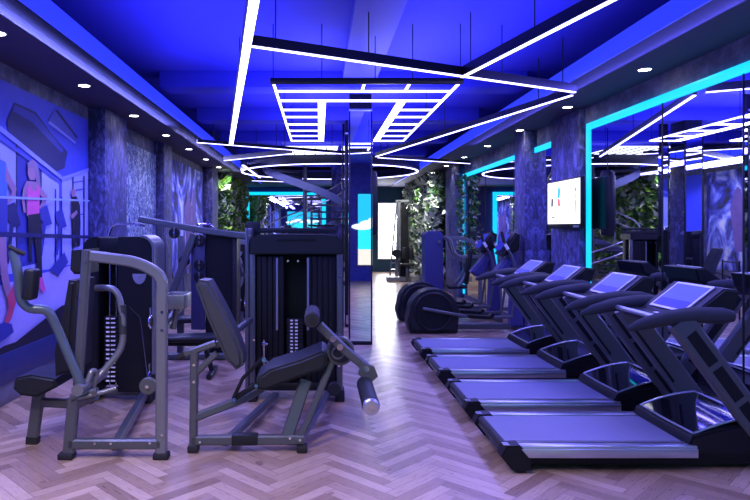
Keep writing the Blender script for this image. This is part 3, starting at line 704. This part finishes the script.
    for dx, dy, sx, sy in ((-.09, 0, .012, .30), (.09, 0, .012, .30), (0, -.145, .19, .012), (0, .145, .19, .012)): t.box((q.x+dx, 5.6+dy, q.z+.05), (sx, sy, .12), bev=.004)
    t.beam([(q.x-.1, 5.5, q.z), (W(162, 300, Y).x, 5.03, q.z-.02)], .04, .05, ref=(0, 0, 1)); t.tube([(q.x, 5.6, q.z-.01), (q.x-.04, 5.62, q.z-.2)], .03, n=8)
    obj('storage_tray', t, parent=root)
    for x in (x0+.06, x1-.06): obj('tower_foot', MB().m(M_rub).box((x, yt+.2, .06), (.08, .40, .12), bev=.01), parent=root)
    obj('pull_cable', MB().tube([(-1.93, 6.5, 1.0), (-1.80, 6.44, .9), (W(148, 386, 5.1).x, 5.12, W(148, 386, 5.1).z)], .004, n=6), M_rub, root)
    return root
cp = chest_press()
dup(cp, loc=(cp.location.x+.24, cp.location.y+6.2, 0), label='second chest press machine further back, seen between the cable tower and the leg extension')

# ------------------------------------------------------------------ leg extension machine (front middle)
def leg_extension():
    root = thing('leg_extension', 'grey leg extension machine in the front middle with black padded seat and roller arm', 'gym machine', (-.4, 5.8, 0))
    Y = 5.15; Yb = 5.62
    fr = MB().m(M_frame)
    fr.beam([W(194.5, 350, Y), W(193.5, 449, Y)], .07, .062)
    fr.beam([W(185, 354, Y), W(216, 343, Y)], .055, .055)
    fr.beam([W(197, 372, Y), W(217, 353, Y)], .05, .05)
    fr.beam([W(196, 417, Y), W(245, 398, Y+.1), W(262, 388, Y+.2)], .06, .065)
    fr.beam([W(193, 440, Y), W(304, 439, Y)], .07, .075)
    fr.beam([W(287, 437, Y), W(306, 380, Y+.12)], .06, .10)
    fr.beam([W(300, 437, Y), W(308, 420, Y), W(336, 352, Y+.1)], .05, .055)
    fr.beam([W(216, 345, Y+.05), (W(245, 345, 6.5).x+.05, 6.55, W(216, 345, Y).z)], .05, .06, ref=(0, 0, 1))
    fr.beam([(W(225, 440, Y).x, Y, .075), (W(290, 400, 6.6).x-.15, 6.62, .075)], .06, .07, ref=(0, 0, 1))
    fr.beam([(W(300, 440, Y).x, Y, .10), (W(300, 440, Y).x+.25, 6.62, .10)], .06, .07, ref=(0, 0, 1))
    obj('frame', fr, parent=root)
    sl = MB().m(M_dark2).bx((W(232, 440, Y).x, Y-.045, .06), (W(258, 440, Y).x, Y+.045, .145), .01); obj('rail_sleeve', sl, parent=root)
    for px, py in ((194, 365), (194, 382), (200, 442), (290, 438), (300, 440)): bolt(root, W(px, py, Y-.036))
    for px in (193.5, 302):
        q = W(px, 450, Y); obj('rubber_foot', MB().box((q.x, Y, .03), (.085, .10, .06), bev=.012), M_rub, root)
    q0, q1 = W(178, 357.5, Y), W(188, 353, Y); obj('side_grip', MB().cyl(q0, q1, .026, 14, bev=.005), M_rub, root)
    # backrest
    a = [W(195, 285, Y), W(199, 280, Y), W(208, 281, Y), W(222, 306, Y), W(236, 335, Y), W(243, 355, Y), W(243, 366, Y), W(236, 370, Y), W(226, 360, Y), W(208, 320, Y)]
    obj('backrest', MB().m(M_padside).prism([(q.x, q.z) for q in a], 'y', Y-.02, Y+.28, .03, 3), M_padside, root)
    bt = [W(206, 286, Y-.02), W(222, 310, Y-.02), W(236, 338, Y-.02), W(241, 358, Y-.02), W(235, 366, Y-.02), W(222, 340, Y-.02), W(208, 312, Y-.02), W(199, 288, Y-.02)]
    # seat
    a = [W(256, 379, Y), W(270, 369, Y), W(300, 360, Y), W(322, 351, Y), W(327, 354, Y), W(327, 364, Y), W(322, 370, Y), W(300, 377, Y), W(266, 390, Y), W(257, 389, Y)]
    obj('seat', MB().prism([(q.x, q.z) for q in a], 'y', Y-.02, Yb, .022, 3), M_pad, root)
    lk = MB().m(M_black)
    lk.beam([W(234, 397, Y-.03), W(243, 378, Y-.03), W(263, 358, Y-.03)], .03, .030); lk.beam([W(233, 399, Y), W(256, 385, Y)], .05, .04)
    lk.m(M_chrome).cyl(W(264, 360, Y-.06), W(264, 360, Y+.05), .018, 12); lk.cyl(W(256, 386, Y-.08), W(256, 386, Y), .014, 12); lk.cyl(W(234, 400, Y-.06), W(234, 400, Y+.05), .016, 12)
    obj('seat_linkage', lk, parent=root)
    hd = MB().m(M_chrome); 
    for z in (344, 361): hd.cyl(W(262, z, 6.5), W(268, z, 6.5), .016, 10)
    hd.cyl(W(264, 340, 6.5), W(264, 366, 6.5), .010, 10); obj('adjuster', hd, parent=root)
    tb = MB().m(M_dark2); tb.bx((W(250, 230, 7.2).x, 7.14, 1.745), (W(337, 230, 7.2).x, 7.22, 1.80), .008); tb.bx((W(247, 230, 7.2).x, 7.13, 1.68), (W(261, 230, 7.2).x, 7.25, 1.87), .01); tb.bx((W(250, 230, 7.2).x, 7.14, .0), (W(258, 230, 7.2).x, 7.22, 1.7), .008)
    obj('top_beam', tb, parent=root)
    # lever arm with rollers
    lv = MB().m(M_frame); lv.beam([W(319, 325, Y-.08), W(345, 350, Y-.08), W(372, 372, Y-.08)], .05, .072)
    q = [W(362, 362, Y-.1), W(374, 366, Y-.1), W(378, 376, Y-.1), W(370, 383, Y-.1), W(358, 374, Y-.1)]
    lv.prism([(p.x, p.z) for p in q], 'y', Y-.12, Y-.07, .006)
    arm = obj('lever_arm', lv, parent=root)
    for px, py in ((333, 339), (340, 347), (366, 369)): bolt(arm, W(px, py, Y-.12), .026, 'arm_bolt')
    c = W(312, 319, Y-.15); r1 = MB().m(M_rub); r1.cyl((c.x, Y-.22, c.z), (c.x, Y+.25, c.z), .062, 28, bev=.01); r1.m(M_dark2).cyl((c.x, Y-.23, c.z), (c.x, Y-.22, c.z), .03, 20); obj('knee_roller', r1, parent=arm)
    c = W(371, 406, 4.42); r2 = MB().m(M_pad); r2.cyl((c.x, 4.42, c.z), (c.x, 5.05, c.z), .062, 32, bev=.008); r2.m(M_silver).cyl((c.x, 4.385, c.z), (c.x, 4.425, c.z), .058, 28, bev=.012); r2.m(M_chrome).cyl((c.x, 4.375, c.z), (c.x, 4.39, c.z), .02, 16)
    r2.m(M_chrome).cyl((c.x, 5.04, c.z), (W(366, 372, 5.1).x, 5.1, W(366, 372, 5.1).z), .02, 12)
    obj('ankle_roller', r2, parent=arm)
    c = W(340, 350, Y+.1); cm = MB().m(M_frame); cm.cyl((c.x, Y+.04, c.z), (c.x, Y+.12, c.z), .115, 36, bev=.008); cm.m(M_dark2).cyl((c.x, Y+.02, c.z), (c.x, Y+.045, c.z), .09, 30); cm.m(M_frame).torus((c.x-.02, Y+.02, c.z-.01), .045, .008)
    cm.m(M_frame).beam([(c.x+.05, Y+.1, c.z), (c.x+.02, 6.6, c.z-.1)], .05, .05, ref=(0, 0, 1))
    obj('cam_disc', cm, parent=root)
    # tower
    x0, x1, ya_, yb_ = -.765, .245, 6.62, 7.12
    top = 1.735
    hs = MB().m(M_dark2); hs.prism([(x0+.05, 1.53), (x1, 1.53), (x1, 1.66), (x1-.06, 1.72), (x1-.22, 1.735), (x0+.26, 1.735), (x0+.11, 1.72), (x0+.05, 1.66)], 'y', ya_-.03, yb_, .012)
    hs.m(M_black).bx((x0+.33, ya_-.036, 1.665), (x1-.28, ya_-.028, 1.70), .002)
    tw = obj('tower_housing', hs, parent=root)
    for a_, b__ in (((x0+.045, ya_-.01, .12), (x0+.105, ya_+.06, 1.54)), ((x1-.06, ya_-.01, .12), (x1, ya_+.06, 1.54)), ((x0, ya_-.01, .05), (x0+.04, yb_, 1.80))): obj('tower_post', MB().bx(a_, b__, .012), M_frame, root)
    pan = MB().m(M_dark)
    pan.bx((x0+.10, ya_+.30, .12), (x1-.05, yb_-.02, 1.54), .004)
    nr = 14
    for i in range(nr):
        xx = x0+.12+i*(x1-x0-.2)/nr
        if .38 < (xx-x0)/(x1-x0) < .60: continue
        pan.box((xx+.02, ya_+.05, .82), (.056, .03, 1.38), bev=.012)
    obj('ribbed_panel', pan, parent=root)
    ca = MB().m(M_black); ca.bx((x0+.06, ya_-.02, .12), (x1-.06, ya_+.04, .20), .01); obj('kick_plate', ca, parent=root)
    rd = MB().m(M_silver)
    for px in (277, 308): rd.cyl(W(px, 258, ya_-.02), W(px, 330, ya_-.02), .012, 10)
    obj('guide_rod', rd, parent=root)
    ws = MB()
    for k in range(16):
        z = .30+k*.036; ws.m(M_black).box((-.25, ya_+.08, z), (.17, .10, .032), bev=.003); ws.m(M_white).box((-.285, ya_+.028, z), (.028, .004, .015), bev=0); ws.box((-.235, ya_+.028, z), (.028, .004, .015), bev=0)
    obj('weight_stack', ws, parent=root)
    for px, py in ((288, 261), (298, 261), (254, 277), (339, 277), (254, 366), (339, 366), (254, 340)): bolt(root, W(px, py, ya_-.03), .012)
    for x in (x0+.07, x1-.03): obj('tower_foot', MB().m(M_rub).box((x, ya_+.1, .06), (.10, .22, .12), bev=.01), parent=root)
    c = W(332, 404, 6.5); c.z = .16; obj('floor_disc', MB().m(M_dark2).cyl((c.x+.02, 6.50, c.z), (c.x+.02, 6.56, c.z), .07, 26, bev=.006), M_dark2, root)
    return root
le = leg_extension()
dup(le, loc=(le.location.x-.02, le.location.y+8.2, 0), label='second leg extension machine further back, its top just above the front tower')

# ------------------------------------------------------------------ cable station (left middle)
cs = thing('cable_station', 'grey cable station with slanted top beam and round pulleys behind the chest press', 'gym machine', (-1.6, 8.9, 0))
Y = 8.75
f = MB().m(M_frame)
f.beam([W(139, 219, Y), W(206, 231, Y), W(246, 236, Y)], .08, .085, .1)
f.beam([W(194, 234, Y), W(168, 305, Y), (-2.32, Y, .05)], .07, .09, .1)
f.beam([(-2.35, Y, .05), (-1.2, Y, .05)], .08, .08); f.beam([(-1.25, Y, .05), (-1.25, 9.6, .05)], .08, .08, ref=(1, 0, 0))
f.beam([W(160, 226, 9.1), W(158, 300, 9.1), (-2.3, 9.1, .05)], .06, .08); f.beam([(-2.3, Y, .06), (-2.3, 9.2, .06)], .08, .08, ref=(1, 0, 0))
obj('frame', f, parent=cs)
obj('tower_shroud', MB().prism([(-1.57, .06), (-1.14, .06), (-1.14, 1.70), (-1.20, 1.735), (-1.57, 1.735)], 'y', 8.85, 9.3, .012), M_dark, cs)
obj('tower_post', MB().m(M_dark2).bx((-1.19, 8.80, .06), (-1.13, 8.86, 1.70), .01), M_dark2, cs)
obj('pulley_plate', MB().bx((-1.76, 8.80, .4), (-1.57, 8.86, 1.68), .008), mat('dark_violet_plate', (.035, .035, .10), .4, .1, noise=.1), cs)
for px, py, yy in ((174, 233, 8.62), (199, 240, 8.72), (199, 265, 8.72), (199, 277, 8.72), (184, 261, 8.9)):
    q = W(px, py, yy); p = MB().m(M_black); p.cyl((q.x, yy, q.z), (q.x, yy+.05, q.z), .075, 28, bev=.01); p.m(M_frame).box((q.x, yy-.006, q.z), (.022, .012, .13), bev=.004); p.m(M_chrome).cyl((q.x, yy-.014, q.z), (q.x, yy, q.z), .014, 12); obj('pulley', p, parent=cs)
for px in (163, 181):
    obj('column', MB().m(M_frame2).beam([W(px, 236, 9.4), (W(px, 236, 9.4).x, 9.4, .9), (W(px, 236, 9.4).x, 9.4, .03)], .07, .09), M_frame2, cs)
hb = MB().m(M_chrome); hb.tube([W(193, 233, 9.0), W(197, 224, 9.0), W(211, 224, 9.0), W(216, 233, 9.0)], .016, .08, 10); obj('pull_bar', hb, parent=cs)
hb = MB().m(M_chrome); hb.tube([W(108, 237, 8.9), W(113, 224, 8.9), W(138, 224, 8.9), W(144, 226, 8.8)], .016, .08, 10); obj('pull_bar', hb, parent=cs)
obj('seat', MB().box((-1.95, 9.0, .52), (.42, .34, .08), bev=.03, seg=3), M_pad, cs); obj('seat_post', MB().box((-1.95, 9.0, .26), (.08, .08, .48)), M_frame, cs)
# plates rack behind the leg-extension back rest
db = thing('weight_bench', 'dark padded bench low between the two left machines', 'bench', (-1.85, 7.75, 0))
obj('seat', MB().box((-1.72, 7.8, .46), (.9, .34, .07), (0, 0, R(8)), .03, 3), M_pad, db)
b_ = MB().m(M_dark2); b_.beam([(-2.1, 7.8, .40), (-1.35, 7.8, .40)], .06, .07); b_.beam([(-2.05, 7.8, .4), (-2.15, 7.8, .05)], .05, .06); b_.beam([(-1.4, 7.8, .4), (-1.3, 7.8, .05)], .05, .06)
b_.beam([(-2.15, 7.55, .04), (-2.15, 8.05, .04)], .06, .06, ref=(1, 0, 0)); b_.beam([(-1.3, 7.55, .04), (-1.3, 8.05, .04)], .06, .06, ref=(1, 0, 0))
obj('frame', b_, parent=db)

# ------------------------------------------------------------------ treadmills
def treadmill():
    X0, Yc = 1.35, 5.13
    root = thing('treadmill', '', 'treadmill', (X0, Yc, 0), 'treadmills in a row facing the mirror wall')
    yn, yf = Yc-.45, Yc+.45
    base = MB().m(M_black)
    base.prism([(X0+.12, .03), (X0+2.05, .03), (X0+2.12, .12), (X0+2.05, .26), (X0+1.75, .24), (X0+1.35, .165), (X0+.03, .165), (X0+.0, .13)], 'y', yn+.10, yf-.10, .01)
    obj('base', base, parent=root)
    obj('deck_belt', MB().m(M_belt).prism([(X0+.03, .16), (X0+1.45, .165), (X0+1.45, .20), (X0+.05, .20), (X0+.02, .18)], 'y', yn+.13, yf-.13, .004), M_belt, root)
    obj('roller', MB().cyl((X0+.04, yn+.13, .165), (X0+.04, yf-.13, .165), .035, 18), M_dark2, root)
    for y in (yn+.055, yf-.055):
        r = obj('side_rail', MB().m(M_silver).bx((X0+.10, y-.055, .165), (X0+1.42, y+.055, .205), .006).bx((X0+.10, y-.066, .12), (X0+1.42, y-.05, .185), .004), M_silver, root)
        obj('rail_line', MB().m(M_dark2).bx((X0+.10, y+.018, .2045), (X0+1.42, y+.026, .2065), 0), M_dark2, r)
        e = MB().m(M_black); e.prism([(X0-.02, .13), (X0+.06, .03), (X0+.20, .03), (X0+.20, .12), (X0+.12, .212), (X0+.02, .205)], 'y', y-.072, y+.068, .012); ec = obj('end_cap', e, parent=root)
        obj('end_mark', MB().m(M_silver).bx((X0+.0, y-.05, .209), (X0+.045, y-.03, .214), 0).bx((X0+.0, y-.015, .209), (X0+.045, y+.005, .214), 0), M_silver, ec)
    # motor hood
    hx0, hx1 = X0+1.40, X0+1.88
    hood = MB().m(M_black)
    hood.prism([(hx0-.02, .13), (X0+2.1, .13), (X0+2.08, .34), (hx1, .375), (hx0+.2, .32), (hx0, .265), (hx0-.03, .20)], 'y', yn+.02, yf-.02, .015); obj('motor_hood', hood, parent=root)
    g = MB().m(M_gloss)
    xs = [hx0+.03+(hx1-hx0-.03)*t/6 for t in range(7)]; zs = [.268+.115*math.sin(t/6*1.45)/math.sin(1.45) for t in range(7)]
    g.prism([(x, z+.012) for x, z in zip(xs, zs)]+[(x, z-.015) for x, z in reversed(list(zip(xs, zs)))], 'y', yn+.07, yf-.07, .003); hp = obj('hood_panel', g, parent=root)
    tr = MB().m(M_silver)
    for y in (yn+.062, yf-.062): tr.tube([(x, y, z+.012) for x, z in zip(xs, zs)], .009, n=8)
    tr.tube([(xs[0]-.006, yn+.062, zs[0]+.010), (xs[0]-.02, Yc, zs[0]+.012), (xs[0]-.006, yf-.062, zs[0]+.010)], .009, n=8)
    tr.tube([(xs[-1], yn+.062, zs[-1]+.012), (xs[-1], yf-.062, zs[-1]+.012)], .008, n=8); obj('hood_trim', tr, parent=hp)
    # uprights, handrails
    for s, y in ((-1, yn+.03), (1, yf-.03)):
        a, b_ = Vector((X0+1.98, y, .20)), Vector((X0+1.30, y, 1.12))
        up = obj('upright', MB().m(M_frame).beam([a, b_], .075, .195, c=.02), M_frame, root)
        ins = MB().m(M_dark); d = (b_-a)
        for t0, t1 in ((.10, .34), (.38, .62), (.66, .90)):
            ins.beam([a+d*t0+Vector((0, s*.036, 0)), a+d*t1+Vector((0, s*.036, 0))], .012, .085, c=.004); 
        ins.beam([a+d*.3-Vector((.07, s*.036, 0)), a+d*.8-Vector((.07, s*.036, 0))], .012, .022, c=.004)
        obj('grip_inset', ins, parent=up)
        hs = [(X0+.92, 1.085), (X0+1.02, 1.12), (X0+1.2, 1.165), (X0+1.42, 1.19), (X0+1.62, 1.185), (X0+1.70, 1.18)]
        rs = [.35, .85, 1.1, 1.2, 1.15, .8]
        k = 12; prof = [(.038*math.cos(2*math.pi*i/k), .052*math.sin(2*math.pi*i/k)) for i in range(k)]
        obj('handrail', MB().m(M_grip).sweep([(x, y, z-.03) for x, z in hs], prof, scale=rs), M_grip, root)
    cb = MB().m(M_silver); cb.cyl((X0+1.22, yn+.05, 1.12), (X0+1.22, yf-.05, 1.12), .02, 14); bar = obj('crossbar', cb, parent=root)
    # console
    def ramp(t, off): # t along the face, off outwards from it
        return (X0+1.44+.23*t-.617*off, 1.155+.18*t+.787*off)
    c = MB().m(M_black); c.prism([ramp(-.15, .0), ramp(1.06, .0), (X0+1.80, 1.335), (X0+1.76, 1.20), (X0+1.60, 1.09), (X0+1.40, 1.08)], 'y', yn+.10, yf-.10, .015, 3)
    con = obj('console', c, parent=root)
    b = MB().m(M_silver); 
    pr = [ramp(-.03, .001), ramp(1.03, .001), ramp(1.03, .012), ramp(-.03, .012)]; b.prism(pr, 'y', Yc-.25, Yc+.25, .003); obj('screen_bezel', b, parent=con)
    sc_ = MB().m(M_screen2); q = [ramp(.35, .0135), ramp(.96, .0135)]
    y0_, y1_ = Yc-.225, Yc+.225
    sc_.poly([(q[0][0], y1_, q[0][1]), (q[0][0], y0_, q[0][1]), (q[1][0], y0_, q[1][1]), (q[1][0], y1_, q[1][1])])
    sc_.m(M_screen); q = [ramp(.04, .0135), ramp(.35, .0135)]
    sc_.poly([(q[0][0], y1_, q[0][1]), (q[0][0], y0_, q[0][1]), (q[1][0], y0_, q[1][1]), (q[1][0], y1_, q[1][1])])
    obj('screen', sc_, parent=con, flat=True)
    tr_ = MB().m(M_black); tr_.prism([(X0+1.24, 1.10), (X0+1.44, 1.13), (X0+1.46, 1.09), (X0+1.26, 1.06)], 'y', yn+.10, yf-.10, .012); tr_.m(M_white).box((X0+1.36, Yc-.02, 1.124), (.03, .12, .002), (0, R(-8), 0), 0); obj('console_tray', tr_, parent=con)
    return root
tmr = treadmill()
labs = ['treadmill nearest the camera, its blue screen and handrail largest in the row', 'second treadmill from the camera in the row by the mirror wall',
        'third treadmill from the camera in the row by the mirror wall', 'farthest treadmill of the row, next to the rounded cross trainer']
tmr['label'] = labs[0]
for (dy, l) in zip((1.19, 2.50, 3.74), labs[1:]): dup(tmr, loc=(1.35, 5.13+dy, 0), label=l)

# ------------------------------------------------------------------ cross trainers
def cross_trainer():
    X0, Yc = 1.50, 11.1
    root = thing('cross_trainer', '', 'cross trainer', (X0, Yc, 0), 'cross trainers beyond the treadmills')
    hz = [(X0+.05, .02), (X0+.86, .02), (X0+.88, .3)]
    for t in range(0, 181, 15): a = R(t); hz.append((X0+.46+.42*math.cos(a), .36+.40*math.sin(a)))
    hz += [(X0+.0, .2)]
    obj('flywheel_housing', MB().m(M_dark2).prism(hz, 'y', Yc-.26, Yc+.26, .05, 4), M_dark2, root)
    for s in (-1, 1):
        d = MB().m(M_black); y = Yc+s*.265; d.torus((X0+.44, y, .38), .31, .022); d.m(M_dark).cyl((X0+.44, y-.005, .38), (X0+.44, y+.005, .38), .30, 36); obj('crank_disc', d, parent=root)
        l = MB().m(M_frame); yy = Yc+s*.31; l.beam([(X0+.25, yy, .44 if s < 0 else .3), (X0+1.15, yy, .28), (X0+1.75, yy, .30)], .04, .05, .2); lk = obj('pedal_arm', l, parent=root)
        obj('pedal', MB().m(M_black).prism([(X0+1.0, .30), (X0+1.36, .27), (X0+1.44, .33), (X0+1.40, .37), (X0+1.36, .32), (X0+1.0, .345)], 'y', yy-.09*(1 if s < 0 else 1), yy+.09, .012), M_black, lk)
        h = MB().m(M_frame); h.tube([(X0+1.75, yy, .28), (X0+1.84, yy, .9), (X0+1.80, yy-s*.02, 1.25), (X0+1.62, yy, 1.55), (X0+1.58, yy, 1.72)], .022, .15, 10)
        h.m(M_white).tube([(X0+1.69, yy, 1.44), (X0+1.635, yy, 1.53)], .027, n=10); hh = obj('swing_arm', h, parent=root)
        obj('hand_grip', MB().tube([(X0+1.62, yy, 1.56), (X0+1.58, yy, 1.74)], .028, n=12), M_rub, hh)
    b = MB().m(M_frame); b.beam([(X0+.8, Yc, .10), (X0+1.95, Yc, .10)], .10, .10); b.beam([(X0+1.95, Yc-.33, .05), (X0+1.95, Yc+.33, .05)], .09, .09, ref=(1, 0, 0)); obj('base_frame', b, parent=root)
    obj('mast', MB().m(M_purple).prism([(X0+1.80, .1), (X0+2.02, .1), (X0+2.0, .8), (X0+1.88, 1.42), (X0+1.76, 1.42), (X0+1.82, .8)], 'y', Yc-.12, Yc+.12, .03, 3), M_purple, root)
    c = MB().m(M_black); c.prism([(X0+1.60, 1.35), (X0+1.66, 1.32), (X0+1.90, 1.42), (X0+1.92, 1.68), (X0+1.84, 1.72)], 'y', Yc-.24, Yc+.24, .03, 3); con = obj('console', c, parent=root)
    s_ = MB().m(M_screen); s_.poly([(X0+1.625, Yc-.18, 1.40), (X0+1.625, Yc+.18, 1.40), (X0+1.80, Yc+.18, 1.67), (X0+1.80, Yc-.18, 1.67)])
    for v in s_.bm.verts: v.co += Vector((-.03, 0, .02))
    obj('screen', s_, parent=con, flat=True)
    obj('front_shroud', MB().m(M_purple).prism([(X0+1.45, .95), (X0+1.72, 1.28), (X0+1.82, 1.22), (X0+1.72, .90), (X0+1.55, .86)], 'y', Yc-.15, Yc+.15, .03, 3), M_purple, root)
    return root
ct = cross_trainer(); ct['label'] = 'rounded cross trainer nearest the treadmills, its big flywheel housing in front'
dup(ct, loc=(1.50, 12.5, 0), label='second cross trainer, its flywheel housing half hidden behind the first')
ct.location.x += 0
# ------------------------------------------------------------------ seated press machines behind them
def row_machine():
    root = thing('seated_press', '', 'gym machine', (2.9, 14.2, 0))
    M1 = M_purple
    obj('tower_shroud', MB().m(M1).prism([(2.32, .05), (2.72, .05), (2.72, 1.66), (2.66, 1.73), (2.40, 1.73), (2.32, 1.66)], 'y', 14.0, 14.5, .02, 3), M1, root)
    f = MB().m(M_frame2); f.beam([(2.72, 13.9, 1.58), (3.2, 13.9, 1.58), (3.5, 13.9, 1.35), (3.5, 13.9, .05)], .07, .08, .25); f.beam([(2.5, 13.9, .05), (3.5, 13.9, .05)], .07, .08); f.beam([(3.1, 13.9, 1.18), (3.5, 13.9, 1.18)], .06, .07); f.beam([(2.5, 13.9, .06), (2.5, 14.5, .06)], .07, .08, ref=(1, 0, 0))
    f.beam([(2.62, 13.9, 1.5), (2.62, 14.2, 1.5)], .05, .06, ref=(1, 0, 0)); f.beam([(2.95, 13.9, .05), (2.95, 13.9, .5)], .06, .07)
    obj('frame', f, parent=root)
    for y, dx in ((13.7, 0), (14.3, .06)):
        a = MB().m(M_frame2); a.tube([(2.68+dx, y, 1.62), (2.82+dx, y, 1.55), (2.92+dx, y, 1.22), (3.12+dx, y, 1.16)], .028, .12, 12); a.tube([(3.08+dx, y, 1.2), (3.12+dx, y, .75), (2.98+dx, y, .55)], .026, .1, 12); ar = obj('press_arm', a, parent=root)
        obj('hand_grip', MB().tube([(3.10+dx, y, 1.05), (3.12+dx, y, .85)], .031, n=12), M_grip, ar)
    obj('seat', MB().box((3.0, 14.0, .52), (.42, .36, .08), bev=.03, seg=3), M_pad, root)
    obj('backrest', MB().box((3.24, 14.0, .95), (.09, .36, .75), (0, R(8), 0), .03, 3), M_pad, root)
    return root
rm = row_machine(); rm['label'] = 'blue lit seated press machine behind the cross trainers, beside the right green wall'
# top rail with pulleys above
# ------------------------------------------------------------------ lat pulldown by the window
lt = thing('lat_pulldown', 'tall pale lat pulldown machine standing in front of the far window', 'gym machine', (2.75, 21.7, 0))
Y = 21.7
f = MB().m(M_frame2); f.beam([(2.62, Y, .1), (2.72, Y, 2.7)], .08, .10); f.beam([(2.40, Y, .1), (2.64, Y, 2.7)], .05, .05); f.beam([(2.60, Y, 2.7), (3.05, Y, 2.72)], .08, .09); f.beam([(2.3, Y, .08), (3.1, Y, .08)], .5, .16); obj('frame', f, parent=lt)
for i in range(9): obj('rung', MB().cyl((2.44+.022*i, Y-.02, .4+.22*i), (2.64+.008*i, Y-.02, .4+.22*i), .014, 8), M_silver, lt)
obj('tower_shroud', MB().m(M_dark).prism([(2.74, .15), (3.06, .15), (3.0, 2.6), (2.78, 2.6)], 'y', Y-.1, Y+.4, .02), M_dark, lt)
for x in (2.83, 3.08): obj('backrest', MB().box((x, Y-.3, .95), (.17, .10, .42), bev=.04, seg=3), M_pad, lt)
obj('seat', MB().box((2.95, Y-.35, .58), (.45, .30, .10), bev=.04, seg=3), M_pad, lt)
obj('seat_post', MB().m(M_frame).box((2.95, Y-.3, .28), (.09, .09, .52)), M_frame, lt)
obj('pull_bar', MB().m(M_chrome).tube([(2.92, Y-.35, 2.45), (3.0, Y-.25, 2.62), (3.15, Y-.15, 2.62), (3.22, Y-.15, 2.4)], .018, .06, 10), M_chrome, lt)
obj('weight_plate', MB().m(M_black).cyl((2.62, Y-.35, .95), (2.62, Y-.05, .95), .14, 26, bev=.02), M_black, lt)
